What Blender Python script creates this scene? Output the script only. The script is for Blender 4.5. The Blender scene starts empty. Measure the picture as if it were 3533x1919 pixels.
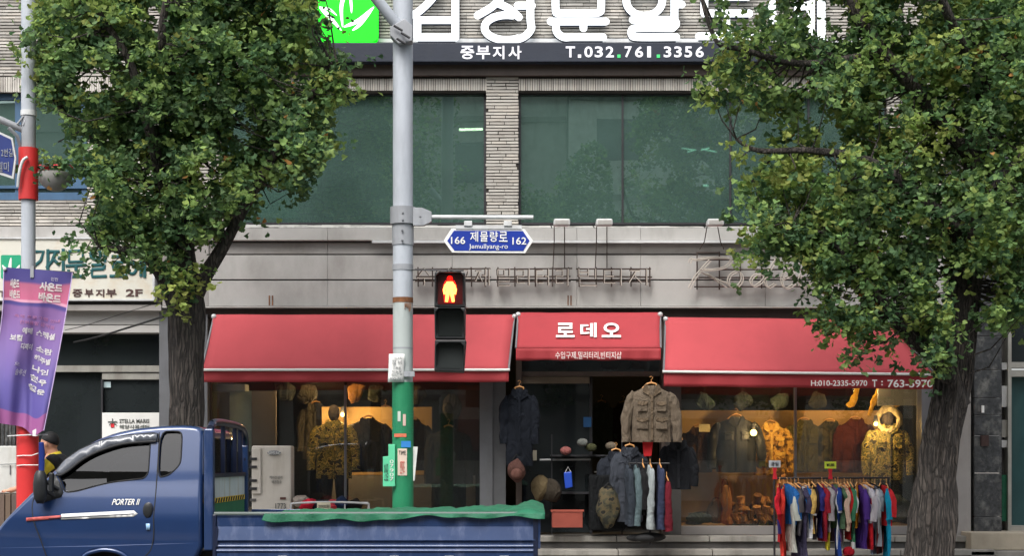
import bpy, bmesh, math, random
import numpy as np
from mathutils import Vector, Matrix, noise, geometry
random.seed(7); np.random.seed(7)
SC = bpy.context.scene
COL = SC.collection
R = math.radians
# ---------------------------------------------------------------- camera, sky, sun, exposure
EYE, F, CX, HY = 1.6, 5200.0, 1766.5, 1590.0     # eye height, focal length in photo pixels, vanishing point
cd = bpy.data.cameras.new('camera'); cam = bpy.data.objects.new('camera', cd); COL.objects.link(cam)
cam.location = (0, -20, EYE); cam.rotation_euler = (R(90), 0, 0)
cd.sensor_width = 36; cd.lens = 36 * F / 3533; cd.shift_y = (HY - 959.5) / 3533
cd.clip_start = .1; cd.clip_end = 600
SC.camera = cam
W = bpy.data.worlds.new('World'); SC.world = W; W.use_nodes = True
nt = W.node_tree; bg = nt.nodes['Background']
sky = nt.nodes.new('ShaderNodeTexSky'); sky.sky_type = 'NISHITA'; sky.sun_disc = False
sky.sun_elevation = R(54); sky.sun_rotation = R(200); sky.dust_density = 4; sky.air_density = 1; sky.ozone_density = 1
hs = nt.nodes.new('ShaderNodeHueSaturation'); hs.inputs['Saturation'].default_value = .35
nt.links.new(sky.outputs[0], hs.inputs['Color']); nt.links.new(hs.outputs[0], bg.inputs[0])
bg.inputs[1].default_value = .15
sl = bpy.data.lights.new('sun', 'SUN'); sl.energy = 1.25; sl.angle = R(26); sl.color = (1, .96, .9)
so = bpy.data.objects.new('sun', sl); COL.objects.link(so); so.location = (0, -20, 30)
so.rotation_euler = (R(36), 0, R(-20))
SC.view_settings.view_transform = 'Standard'; SC.view_settings.look = 'None'
SC.view_settings.exposure = .94; SC.view_settings.gamma = 1; SC.view_settings.use_curve_mapping = False

# ---------------------------------------------------------------- helpers
def PX(px, d): return (px - CX) * d / F
def PZ(py, d): return EYE + (HY - py) * d / F
def P(px, py, d): return Vector((PX(px, d), d - 20, PZ(py, d)))
def lin(c):
    return tuple(((x/255)/12.92 if x/255 <= .04045 else ((x/255+.055)/1.055)**2.4) for x in c)

class MB:
    def __init__(s): s.v = []; s.f = []
    def add(s, vs, fs):
        n = len(s.v); s.v += [tuple(v) for v in vs]; s.f += [tuple(i+n for i in f) for f in fs]; return s
    def box(s, x0, x1, y0, y1, z0, z1):
        return s.add([(x0,y0,z0),(x1,y0,z0),(x1,y1,z0),(x0,y1,z0),(x0,y0,z1),(x1,y0,z1),(x1,y1,z1),(x0,y1,z1)],
                     [(0,1,5,4),(1,2,6,5),(2,3,7,6),(3,0,4,7),(4,5,6,7),(3,2,1,0)])
    def pbox(s, a, b, t, u, d, dd):      # photo columns a..b, rows t..u, front at distance d, depth dd
        return s.box(PX(a,d), PX(b,d), d-20, d-20+dd, PZ(u,d), PZ(t,d))
    def prism(s, pts, y0, y1):           # outline of (x, z) pushed from y0 to y1
        n = len(pts)
        s.add([(p[0],y0,p[1]) for p in pts]+[(p[0],y1,p[1]) for p in pts],
              [tuple(range(n)), tuple(range(2*n-1,n-1,-1))]+[(i,n+i,n+(i+1)%n,(i+1)%n) for i in range(n)])
        return s
    def pprism(s, pts, d, dd): return s.prism([(PX(a,d), PZ(b,d)) for a, b in pts], d-20, d-20+dd)
    def prism_x(s, pts, x0, x1):         # outline of (y, z) pushed along x
        n = len(pts)
        return s.add([(x0,p[0],p[1]) for p in pts]+[(x1,p[0],p[1]) for p in pts],
              [tuple(range(n)), tuple(range(2*n-1,n-1,-1))]+[(i,n+i,n+(i+1)%n,(i+1)%n) for i in range(n)])
    def loft(s, rings, caps=True, closed=True):
        n = len(rings[0]); o = len(s.v)
        for r in rings: s.v += [tuple(p) for p in r]
        for k in range(len(rings)-1):
            for i in range(n if closed else n-1):
                j = (i+1) % n
                s.f.append((o+k*n+i, o+k*n+j, o+(k+1)*n+j, o+(k+1)*n+i))
        if caps and closed:
            s.f.append(tuple(o+i for i in range(n-1,-1,-1))); s.f.append(tuple(o+(len(rings)-1)*n+i for i in range(n)))
        return s
    def tube(s, pts, r, seg=8, flat=1.0, up=None):
        pts = [Vector(p) for p in pts]; rings = []
        rs = r if isinstance(r, (list, tuple)) else [r]*len(pts)
        for i, p in enumerate(pts):
            t = (pts[min(i+1,len(pts)-1)] - pts[max(i-1,0)])
            if t.length < 1e-9: t = Vector((0,0,1))
            t.normalize()
            yv = Vector((0,1,0))
            if abs(t.y) > .95: yv = Vector((0,0,1))
            a = t.cross(yv).normalized(); b = a.cross(t).normalized()
            rings.append([p + a*math.cos(q)*rs[i] + b*math.sin(q)*rs[i]*flat for q in [2*math.pi*k/seg for k in range(seg)]])
        return s.loft(rings)
    def ball(s, c, r, seg=12, rg=8):
        if not isinstance(r, (tuple, list)): r = (r,r,r)
        o = len(s.v); s.v.append((c[0],c[1],c[2]+r[2]))
        for k in range(1, rg):
            th = math.pi*k/rg
            for i in range(seg):
                q = 2*math.pi*i/seg
                s.v.append((c[0]+r[0]*math.sin(th)*math.cos(q), c[1]+r[1]*math.sin(th)*math.sin(q), c[2]+r[2]*math.cos(th)))
        s.v.append((c[0],c[1],c[2]-r[2])); e = len(s.v)-1
        for i in range(seg):
            j = (i+1)%seg
            s.f.append((o, o+1+i, o+1+j)); s.f.append((e, o+1+(rg-2)*seg+j, o+1+(rg-2)*seg+i))
            for k in range(rg-2): s.f.append((o+1+k*seg+i, o+1+(k+1)*seg+i, o+1+(k+1)*seg+j, o+1+k*seg+j))
        return s
    def jig(s, amt, sc, start=0):
        for i in range(start, len(s.v)):
            v = Vector(s.v[i]); s.v[i] = tuple(v + noise.noise_vector(v*sc)*amt)
        return s
    def build(s, name, m, parent=None, smooth=None, bevel=0, fix=True, local=False):
        me = bpy.data.meshes.new(name)
        off = Vector((0,0,0)) if (parent is None or local) else wloc(parent)
        me.from_pydata([(a-off.x, b-off.y, c-off.z) for a, b, c in s.v], [], s.f)
        me.update()
        if fix:
            b = bmesh.new(); b.from_mesh(me); bmesh.ops.recalc_face_normals(b, faces=b.faces); b.to_mesh(me); b.free()
        if smooth is not None:
            me.shade_smooth(); me.set_sharp_from_angle(angle=R(smooth))
        o = bpy.data.objects.new(name, me); COL.objects.link(o)
        for mm in (m if isinstance(m, (list, tuple)) else [m]): me.materials.append(mm)
        if bevel:
            md = o.modifiers.new('bevel', 'BEVEL'); md.width = bevel; md.segments = 2; md.limit_method = 'ANGLE'
        if parent: o.parent = parent
        return o
def wloc(o):
    v = Vector(o.location)
    while o.parent: o = o.parent; v += o.location
    return v
def tag(o, label=None, cat=None, group=None, kind=None):
    if label: o['label'] = label
    if cat: o['category'] = cat
    if group: o['group'] = group
    if kind: o['kind'] = kind
    return o
def empty(name, loc, label, cat, group=None):
    o = bpy.data.objects.new(name, None); COL.objects.link(o); o.location = loc; o.empty_display_size = .1
    return tag(o, label, cat, group)
def smoothline(pts, n=6):
    pts = [Vector(p) for p in pts]; out = []
    for i in range(len(pts)-1):
        p0 = pts[max(i-1,0)]; p1 = pts[i]; p2 = pts[i+1]; p3 = pts[min(i+2,len(pts)-1)]
        for k in range(n):
            t = k/n
            out.append(.5*((2*p1)+(p2-p0)*t+(2*p0-5*p1+4*p2-p3)*t*t+(3*p1-p0-3*p2+p3)*t**3))
    out.append(pts[-1]); return out

# ---------------------------------------------------------------- materials
def mat(name, rgb, rough=.7, metal=0, var=.18, vs=2.5, bump=.15, bs=30, dirt=None, da=.5, dsc=(3,3,.6), coat=0, spec=.5, ds=1.0):
    m = bpy.data.materials.new(name); m.use_nodes = True; n = m.node_tree; N = n.nodes; L = n.links
    b = N['Principled BSDF']; c = lin(rgb)
    tc = N.new('ShaderNodeTexCoord')
    nz = N.new('ShaderNodeTexNoise'); nz.inputs['Scale'].default_value = vs; nz.inputs['Detail'].default_value = 7; nz.inputs['Roughness'].default_value = .6
    geo = N.new('ShaderNodeNewGeometry')
    L.new(geo.outputs['Position'] if False else tc.outputs['Object'], nz.inputs['Vector'])
    mr = N.new('ShaderNodeMapRange'); mr.inputs[1].default_value = .3; mr.inputs[2].default_value = .7
    L.new(nz.outputs[0], mr.inputs[0])
    mx = N.new('ShaderNodeMix'); mx.data_type = 'RGBA'
    mx.inputs[6].default_value = (*[x*(1-var) for x in c], 1); mx.inputs[7].default_value = (*[min(1,x*(1+var)) for x in c], 1)
    L.new(mr.outputs[0], mx.inputs[0]); out = mx.outputs[2]
    if dirt:
        mp = N.new('ShaderNodeMapping'); mp.inputs['Scale'].default_value = dsc
        L.new(tc.outputs['Object'], mp.inputs[0])
        n2 = N.new('ShaderNodeTexNoise'); n2.inputs['Scale'].default_value = ds; n2.inputs['Detail'].default_value = 8; n2.inputs['Roughness'].default_value = .65
        L.new(mp.outputs[0], n2.inputs['Vector'])
        m2 = N.new('ShaderNodeMapRange'); m2.inputs[1].default_value = .5; m2.inputs[2].default_value = .72; m2.inputs[4].default_value = da
        L.new(n2.outputs[0], m2.inputs[0])
        x2 = N.new('ShaderNodeMix'); x2.data_type = 'RGBA'; L.new(m2.outputs[0], x2.inputs[0]); L.new(out, x2.inputs[6])
        x2.inputs[7].default_value = (*lin(dirt), 1); out = x2.outputs[2]
    L.new(out, b.inputs['Base Color'])
    b.inputs['Roughness'].default_value = rough; b.inputs['Metallic'].default_value = metal
    b.inputs['Specular IOR Level'].default_value = spec; b.inputs['Coat Weight'].default_value = coat; b.inputs['Coat Roughness'].default_value = .05
    if bump:
        n3 = N.new('ShaderNodeTexNoise'); n3.inputs['Scale'].default_value = bs; n3.inputs['Detail'].default_value = 4
        L.new(tc.outputs['Object'], n3.inputs['Vector'])
        bp = N.new('ShaderNodeBump'); bp.inputs['Strength'].default_value = bump; bp.inputs['Distance'].default_value = .01
        L.new(n3.outputs[0], bp.inputs['Height']); L.new(bp.outputs[0], b.inputs['Normal'])
    return m
def emat(name, rgb, s):
    m = bpy.data.materials.new(name); m.use_nodes = True; b = m.node_tree.nodes['Principled BSDF']
    b.inputs['Base Color'].default_value = (*[x*.15 for x in lin(rgb)], 1); b.inputs['Emission Color'].default_value = (*lin(rgb), 1); b.inputs['Emission Strength'].default_value = s
    return m
def glass(name, tint, refl, gcol=(1,1,1), base=.04, rough=.0, wav=0):
    m = bpy.data.materials.new(name); m.use_nodes = True; N = m.node_tree.nodes; L = m.node_tree.links
    N.clear(); o = N.new('ShaderNodeOutputMaterial'); t = N.new('ShaderNodeBsdfTransparent'); t.inputs[0].default_value = (*tint, 1)
    g = N.new('ShaderNodeBsdfGlossy'); g.inputs['Color'].default_value = (*gcol, 1); g.inputs['Roughness'].default_value = rough
    lw = N.new('ShaderNodeFresnel'); lw.inputs[0].default_value = 1.5
    a = N.new('ShaderNodeMath'); a.operation = 'MULTIPLY_ADD'; a.inputs[1].default_value = refl; a.inputs[2].default_value = base; a.use_clamp = True
    L.new(lw.outputs[0], a.inputs[0]); x = N.new('ShaderNodeMixShader')
    L.new(a.outputs[0], x.inputs[0]); L.new(t.outputs[0], x.inputs[1]); L.new(g.outputs[0], x.inputs[2]); L.new(x.outputs[0], o.inputs[0])
    if wav:
        tc = N.new('ShaderNodeTexCoord'); nz = N.new('ShaderNodeTexNoise'); nz.inputs['Scale'].default_value = .9; nz.inputs['Detail'].default_value = 1
        bp = N.new('ShaderNodeBump'); bp.inputs['Strength'].default_value = wav; bp.inputs['Distance'].default_value = .05
        L.new(tc.outputs['Object'], nz.inputs['Vector']); L.new(nz.outputs[0], bp.inputs['Height']); L.new(bp.outputs[0], g.inputs['Normal']); L.new(bp.outputs[0], lw.inputs['Normal'])
    return m
def camo(name, cols, sc=9, rough=.85):
    m = bpy.data.materials.new(name); m.use_nodes = True; N = m.node_tree.nodes; L = m.node_tree.links; b = N['Principled BSDF']
    tc = N.new('ShaderNodeTexCoord'); nz = N.new('ShaderNodeTexNoise'); nz.inputs['Scale'].default_value = sc; nz.inputs['Detail'].default_value = 2
    L.new(tc.outputs['Object'], nz.inputs['Vector']); cr = N.new('ShaderNodeValToRGB'); cr.color_ramp.interpolation = 'CONSTANT'
    e = cr.color_ramp.elements; pos = [0, .42, .5, .58]
    for i, c in enumerate(cols):
        el = e[i] if i < 2 else e.new(pos[i]); el.position = pos[i]; el.color = (*lin(c), 1)
    L.new(nz.outputs[0], cr.inputs[0]); L.new(cr.outputs[0], b.inputs['Base Color']); b.inputs['Roughness'].default_value = rough
    return m
def attrmat(name, rough=.85, rnd=False, transl=0, bump=.2, bs=60):
    m = bpy.data.materials.new(name); m.use_nodes = True; N = m.node_tree.nodes; L = m.node_tree.links; b = N['Principled BSDF']
    a = N.new('ShaderNodeAttribute'); a.attribute_name = 'tint'
    tc = N.new('ShaderNodeTexCoord'); nz = N.new('ShaderNodeTexNoise'); nz.inputs['Scale'].default_value = 6; nz.inputs['Detail'].default_value = 8
    L.new(tc.outputs['Object'], nz.inputs['Vector']); mr = N.new('ShaderNodeMapRange'); mr.inputs[1].default_value=.3; mr.inputs[2].default_value=.7; mr.inputs[3].default_value=.8; mr.inputs[4].default_value=1.18
    L.new(nz.outputs[0], mr.inputs[0]); vm = N.new('ShaderNodeVectorMath'); vm.operation='SCALE'; L.new(a.outputs['Color'], vm.inputs[0]); L.new(mr.outputs[0], vm.inputs['Scale'])
    L.new(vm.outputs[0], b.inputs['Base Color']); b.inputs['Roughness'].default_value = rough
    if transl:
        tr = N.new('ShaderNodeBsdfTranslucent'); L.new(vm.outputs[0], tr.inputs[0]); x = N.new('ShaderNodeMixShader'); x.inputs[0].default_value = transl
        L.new(b.outputs[0], x.inputs[1]); L.new(tr.outputs[0], x.inputs[2]); L.new(x.outputs[0], N['Material Output'].inputs[0])
    return m
K = {}
K['mortar'] = mat('mortar', (58,54,51), .95, bump=.4)
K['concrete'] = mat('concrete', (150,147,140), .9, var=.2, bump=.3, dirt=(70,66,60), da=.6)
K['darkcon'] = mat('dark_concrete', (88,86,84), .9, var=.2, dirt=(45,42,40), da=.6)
K['asphalt'] = mat('asphalt', (62,62,64), .95, bump=.6, bs=120)
K['paving'] = mat('paving', (132,126,118), .9, bump=.3)
K['kerb'] = mat('kerb_stone', (150,148,144), .85)
K['box'] = mat('sign_box_navy', (28,36,52), .5, var=.12, dirt=(44,48,56), da=.3)
K['panel'] = mat('fascia_panel', (172,170,167), .55, var=.1, vs=1.6, dirt=(124,120,115), da=.6, dsc=(1.1,1,.45), bump=.05, ds=1.3)
K['panel2'] = mat('fascia_panel_dull', (146,142,139), .6, var=.14, vs=1.4, dirt=(104,97,90), da=.6, dsc=(1,1,.6), bump=.05, ds=1.5)
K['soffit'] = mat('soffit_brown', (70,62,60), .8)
K['sillwhite'] = mat('flaking_white_sill', (205,205,200), .7, dirt=(52,46,42), da=1, dsc=(2.5,2,9), ds=1.1)
K['whitemetal'] = mat('white_metal', (200,202,203), .4, dirt=(130,120,105), da=.4)
K['greymetal'] = mat('grey_metal', (112,114,118), .45, metal=.2, dirt=(70,66,62), da=.4)
K['alu'] = mat('aluminium', (165,163,156), .4, metal=.4, dirt=(100,92,80), da=.6)
K['darkframe'] = mat('dark_frame', (40,40,44), .5)
K['brownframe'] = mat('brown_frame', (78,66,60), .55, dirt=(40,34,30), da=.4)
K['blueframe'] = mat('blue_frame', (58,92,124), .5, dirt=(40,56,70), da=.5)
K['polegrey'] = mat('pole_paint', (176,182,190), .5, var=.06, bump=.25, bs=60, dirt=(120,124,130), da=.35, dsc=(6,6,1.2))
K['clampgrey'] = mat('clamp_paint', (150,153,158), .5, dirt=(90,90,92), da=.5)
K['rust'] = mat('rust', (120,78,48), .9, var=.4, vs=20, dirt=(70,44,30), da=.8, dsc=(12,12,3))
K['greenwrap'] = mat('green_wrap', (24,122,82), .6, dirt=(60,150,110), da=.5, dsc=(5,5,2))
K['redwrap'] = mat('red_wrap', (200,44,44), .55, var=.1, dirt=(150,30,32), da=.5)
K['rubber'] = mat('black_rubber', (26,27,29), .7)
K['blackplastic'] = mat('black_plastic', (34,36,38), .45, bump=.1)
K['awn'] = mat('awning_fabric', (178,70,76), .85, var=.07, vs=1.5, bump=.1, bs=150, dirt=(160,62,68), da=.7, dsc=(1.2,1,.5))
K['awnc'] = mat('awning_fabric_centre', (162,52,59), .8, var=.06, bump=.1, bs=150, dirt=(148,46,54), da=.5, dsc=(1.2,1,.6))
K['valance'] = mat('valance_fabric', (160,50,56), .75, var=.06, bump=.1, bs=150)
K['white'] = mat('white_paint', (225,225,222), .6, var=.05)
K['letwhite'] = mat('white_letters', (240,238,235), .6, var=.02, bump=0)
K['black'] = mat('black_matt', (18,19,21), .8)
K['blueSign'] = mat('blue_sign', (14,48,146), .4, var=.05, bump=0)
K['navySign'] = mat('navy_sign', (22,44,110), .45, var=.1, bump=0)
K['truck'] = mat('truck_blue', (28,54,98), .3, metal=.25, var=.06, bump=.0, coat=1, dirt=(34,52,96), da=.35, dsc=(1.5,1.5,1.5))
K['truckbed'] = mat('truck_bed_blue', (32,56,98), .38, metal=.15, var=.1, bump=.15, bs=8, coat=.5, dirt=(110,120,150), da=.45, dsc=(5,4,1.5), ds=2)
K['truckdark'] = mat('truck_dark_blue', (16,26,52), .4, coat=.3)
K['chassis'] = mat('chassis', (30,30,32), .8, dirt=(70,62,50), da=.5)
K['tarp'] = mat('green_tarp', (14,92,64), .7, var=.3, vs=5, bump=.9, bs=18, dirt=(40,110,84), da=.5, dsc=(6,6,6))
K['bark'] = mat('bark', (66,60,56), .95, var=.45, vs=9, bump=.9, bs=28, dirt=(92,87,80), da=.6, dsc=(14,14,2.5))
K['granite'] = mat('mottled_dark_stone', (62,64,66), .35, var=.5, vs=22, bump=.25, bs=30, dirt=(132,132,128), da=.8, dsc=(9,9,7))
K['wood'] = mat('backdrop_board', (196,160,104), .8, var=.12, bump=.1)
K['hangerwood'] = mat('hanger_wood', (205,150,92), .5)
K['wire'] = mat('rusted_rod', (66,54,48), .8)
K['neon'] = mat('dusty_tube', (186,178,168), .5)
K['cable'] = mat('black_cable', (22,22,24), .6)
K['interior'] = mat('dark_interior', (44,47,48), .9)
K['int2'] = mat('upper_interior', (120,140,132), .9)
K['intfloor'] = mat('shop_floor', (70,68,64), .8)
K['skin'] = mat('skin', (206,150,122), .6, var=.06, bump=.05)
K['brick'] = attrmat('long_grey_brick', .9)
K['leaf'] = attrmat('ginkgo_leaf', .75, transl=.5)
K['leaf'].node_tree.nodes['Principled BSDF'].inputs['Specular IOR Level'].default_value = .25
K['shopglass'] = glass('shop_glass', (.86,.89,.88), .8, base=.03)
K['upglass'] = glass('green_tinted_glass', (.30,.42,.38), .5, gcol=(.66,.84,.79), base=.33, wav=.02)
def pane_haze(m, rgb, f):      # diffuse colour mixed into the pane to paint in haze and reflected light
    N = m.node_tree.nodes; L = m.node_tree.links; o = [n for n in N if n.type == 'OUTPUT_MATERIAL'][0]; src = o.inputs[0].links[0].from_socket
    d = N.new('ShaderNodeBsdfDiffuse'); d.inputs[0].default_value = (*lin(rgb), 1); x = N.new('ShaderNodeMixShader'); x.inputs[0].default_value = f
    tc = N.new('ShaderNodeTexCoord'); nz = N.new('ShaderNodeTexNoise'); nz.inputs['Scale'].default_value = 1.3; nz.inputs['Detail'].default_value = 6
    L.new(tc.outputs['Object'], nz.inputs['Vector']); mr = N.new('ShaderNodeMapRange'); mr.inputs[1].default_value = .3; mr.inputs[2].default_value = .7; mr.inputs[3].default_value = f*.8; mr.inputs[4].default_value = f*1.15
    L.new(nz.outputs[0], mr.inputs[0]); L.new(mr.outputs[0], x.inputs[0]); L.new(src, x.inputs[1]); L.new(d.outputs[0], x.inputs[2]); L.new(x.outputs[0], o.inputs[0])
pane_haze(K['upglass'], (84,110,103), .5)
K['darkglass'] = glass('dark_door_glass', (.08,.1,.11), .8, base=.03)
K['carglass'] = glass('smoked_car_glass', (.06,.065,.075), .7, base=.028, wav=.05)
pane_haze(K['darkglass'], (50,56,58), .6); pane_haze(K['shopglass'], (84,88,86), .15)

def bark_cracks(m):
    N = m.node_tree.nodes; L = m.node_tree.links; b = N['Principled BSDF']; src = b.inputs['Base Color'].links[0].from_socket
    tc = N.new('ShaderNodeTexCoord'); wn = N.new('ShaderNodeTexNoise'); wn.inputs['Scale'].default_value = 3; L.new(tc.outputs['Object'], wn.inputs['Vector'])
    ma = N.new('ShaderNodeVectorMath'); ma.operation = 'MULTIPLY_ADD'; ma.inputs[1].default_value = (.10,.10,.5); L.new(wn.outputs['Color'], ma.inputs[0]); L.new(tc.outputs['Object'], ma.inputs[2])
    mp = N.new('ShaderNodeMapping'); mp.inputs['Scale'].default_value = (30,30,2.4); L.new(ma.outputs[0], mp.inputs[0])
    vo = N.new('ShaderNodeTexVoronoi'); vo.feature = 'DISTANCE_TO_EDGE'; vo.inputs['Scale'].default_value = 1; L.new(mp.outputs[0], vo.inputs['Vector'])
    mr = N.new('ShaderNodeMapRange'); mr.inputs[1].default_value = 0; mr.inputs[2].default_value = .2; L.new(vo.outputs['Distance'], mr.inputs[0])
    x = N.new('ShaderNodeMix'); x.data_type = 'RGBA'; x.inputs[6].default_value = (.022,.019,.017,1); L.new(mr.outputs[0], x.inputs[0]); L.new(src, x.inputs[7]); L.new(x.outputs[2], b.inputs['Base Color'])
    bp = N.new('ShaderNodeBump'); bp.inputs['Strength'].default_value = 1; bp.inputs['Distance'].default_value = .014; L.new(mr.outputs[0], bp.inputs['Height']); L.new(b.inputs['Normal'].links[0].from_socket, bp.inputs['Normal']); L.new(bp.outputs[0], b.inputs['Normal'])
bark_cracks(K['bark'])
def text(name, s, a, b, t, u, d, m, parent=None, bold=.02, ex=.003, shear=0, th=.0):
    c = bpy.data.curves.new(name, 'FONT'); c.body = s; c.offset = bold; c.extrude = .01; c.resolution_u = 3; c.shear = shear
    tmp = bpy.data.objects.new('tmp', c); me = bpy.data.meshes.new_from_object(tmp)
    bpy.data.objects.remove(tmp); bpy.data.curves.remove(c)
    n = len(me.vertices); co = np.empty(n*3); me.vertices.foreach_get('co', co); co = co.reshape(-1,3)
    lo, hi = co.min(0), co.max(0)
    x0, x1, z0, z1 = PX(a,d), PX(b,d), PZ(u,d), PZ(t,d)
    off = Vector((0,0,0)) if parent is None else wloc(parent)
    nc = np.empty_like(co)
    nc[:,0] = x0 + (co[:,0]-lo[0])/(hi[0]-lo[0])*(x1-x0) - off.x
    nc[:,2] = z0 + (co[:,1]-lo[1])/(hi[1]-lo[1])*(z1-z0) - off.z
    nc[:,1] = d-20 - (co[:,2]-lo[2])/(hi[2]-lo[2])*ex - off.y
    me.vertices.foreach_set('co', nc.ravel()); me.update(); me.materials.clear(); me.materials.append(m); me.name = name
    o = bpy.data.objects.new(name, me); COL.objects.link(o)
    if parent: o.parent = parent
    return o

# ---------------------------------------------------------------- ground
def struct(o): o['kind'] = 'structure'; return o
struct(MB().box(-250,250,-200,-5.36,-.3,0).build('road', K['asphalt']))
struct(MB().box(-250,250,-5.36,-5.2,-.3,.15).build('kerb', K['kerb']))
struct(MB().box(-250,250,-5.2,250,-.3,.146).build('pavement', K['paving']))

struct(MB().box(-250,250,-60,-18.5,.004,.15).build('far_pavement', K['paving']))
# ---------------------------------------------------------------- the brick building
bld = empty('brick_building', (0,0,0), 'long grey brick building above the shops with green tinted upstairs windows', 'building')
BL, BR = -900, 3262
wall = MB()
wall.pbox(BL,BR,-1400,318,20.02,.3)          # above the windows
wall.pbox(BL,340,690,785,20.02,.3)           # under the blue window
wall.pbox(340,770,318,785,20.02,.3)
wall.pbox(1677,1789,318,785,20.02,.3)
wall.pbox(3060,BR,318,785,20.02,.3)
wall.pbox(770,1677,785,1085,20.03,.3); wall.pbox(1789,3060,785,1085,20.03,.3); wall.pbox(BL,770,785,1150,20.03,.3); wall.pbox(3060,BR,785,1085,20.03,.3); wall.pbox(1677,1789,785,1085,20.03,.3)
wall_o = wall.build('wall', K['mortar'], bld)
rb = random.Random(3)
def brickmesh(w, h, tint, j=.002):
    m = MB(); g = lambda: rb.uniform(-j, j)
    m.add([(-w/2+g(),0,-h/2+g()),(w/2+g(),0,-h/2+g()),(w/2+g(),.025,-h/2),(-w/2,.025,-h/2),(-w/2+g(),0,h/2+g()),(w/2+g(),0,h/2+g()),(w/2,.025,h/2),(-w/2,.025,h/2)],
          [(0,1,5,4),(1,2,6,5),(3,0,4,7),(4,5,6,7),(3,2,1,0)])
    me = bpy.data.meshes.new('brick'); me.from_pydata(m.v, [], m.f)
    a = me.color_attributes.new('tint', 'FLOAT_COLOR', 'POINT')
    for i in range(8): a.data[i].color = (*lin(tint), 1)
    me.materials.append(K['brick']); return me
TINTS = [(184,180,173),(180,176,169),(188,184,176),(176,171,164),(183,179,172),(170,165,158),(187,181,172)]
BM = [brickmesh(w, .031, t) for w in (.20,.212,.19) for t in TINTS]
SM = [brickmesh(.024, .155, t) for t in TINTS]
allb = [[], [], []]
def massbrick(x, y, z, w, h, tint):
    v, f, c = allb; n = len(v); g = lambda: rb.uniform(-.002,.002); yo = y + rb.uniform(-.003,.002)
    for a, b, e in ((-1,0,-1),(1,0,-1),(1,1,-1),(-1,1,-1),(-1,0,1),(1,0,1),(1,1,1),(-1,1,1)):
        v.append((x+a*w/2+g(), yo+b*.03, z+e*h/2+g())); c.append((*lin(tint),1))
    f.extend([tuple(n+i for i in q) for q in ((0,1,5,4),(1,2,6,5),(3,0,4,7),(4,5,6,7),(3,2,1,0))])
def course(a, b, t, u, y=0.0, dark=1.0, single=None):
    """bricks in running bond between photo columns a..b, rows t..u"""
    x0, x1, z0, z1 = PX(a,20), PX(b,20), PZ(u,20), PZ(t,20)
    n = max(1, round((z1-z0)/.0425)); pitch = (z1-z0)/n
    for k in range(n):
        z = z0 + (k+.5)*pitch; x = x0 - (rb.random()*.2); tb = 1 - .3*(noise.noise(Vector((k*.35, 3.1, a*.01)))+.15) + rb.uniform(-.05,.05)
        while x < x1:
            w = rb.uniform(.17,.23); xa, xb = max(x, x0), min(x+w, x1)
            if xb-xa > .03:
                t0 = rb.choice(TINTS); kk = tb*dark*(.85 if rb.random() < .05 else 1); tt = tuple(min(255, q*kk) for q in t0)
                if single is None: massbrick((xa+xb)/2, y, z, xb-xa-.004, pitch-.0145, tt)
                else:
                    o = bpy.data.objects.new('brick', rb.choice(BM)); COL.objects.link(o); o.parent = single
                    o.location = ((xa+xb)/2, y+rb.uniform(-.003,.002), z); o.scale = ((xb-xa-.004)/.2, 1, (pitch-.0140)/.031)
            x += w
pier = MB().pbox(1680,1786,320,784,20.018,.002).build('pier', K['mortar'], bld)
course(1677,1789,264,785, 0, single=pier)
course(BL,BR,-420,262)
MB().pbox(880,3012,213,259,19.93,.1).build('flat_strip', K['brownframe'], bld)  # dark brown strip set over the bricks below the sign box
course(BL,300,690,780); course(300,770,322,785); course(3060,BR,320,785)
def soldiers(a, b, t, u, single=None):
    x = PX(a,20); x1 = PX(b,20)
    while x < x1:
        if single is None: massbrick(x+.015, 0, (PZ(t,20)+PZ(u,20))/2, .024, PZ(t,20)-PZ(u,20)-.008, tuple(q*1.04 for q in rb.choice(TINTS)))
        else:
            o = bpy.data.objects.new('brick', rb.choice(SM)); COL.objects.link(o); o.parent = single
            o.location = (x+.015, rb.uniform(-.005,.003), (PZ(t,20)+PZ(u,20))/2)
        x += .031
lint = MB().pbox(1440,2440,268,316,20.018,.002).build('soldier_course', K['mortar'], bld)
soldiers(BL,1205,264,318); soldiers(1205,1677,264,318, lint); soldiers(1789,2440,264,318, lint); soldiers(2440,BR,264,318)
me = bpy.data.meshes.new('brickwork'); me.from_pydata(allb[0], [], allb[1]); ca = me.color_attributes.new('tint','FLOAT_COLOR','POINT')
ca.data.foreach_set('color', np.array(allb[2], dtype=np.float32).ravel()); me.materials.append(K['brick'])
bw = bpy.data.objects.new('brickwork', me); COL.objects.link(bw); bw.parent = bld; bw['kind'] = 'stuff'
# pale strip on the letters' rail + white sill
MB().pbox(860,3020,132,145,19.93,.08).build('rail', K['whitemetal'], bld)
sill = MB()
for i in range(46):
    a = 760+i*50; b = a+50
    sill.pbox(a, b, 774+rb.uniform(0,2)+(a-760)*.004, 786+rb.uniform(-3,2)+(a-760)*.004, 19.84, .17)
sill.build('sill', K['sillwhite'], bld)
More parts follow.
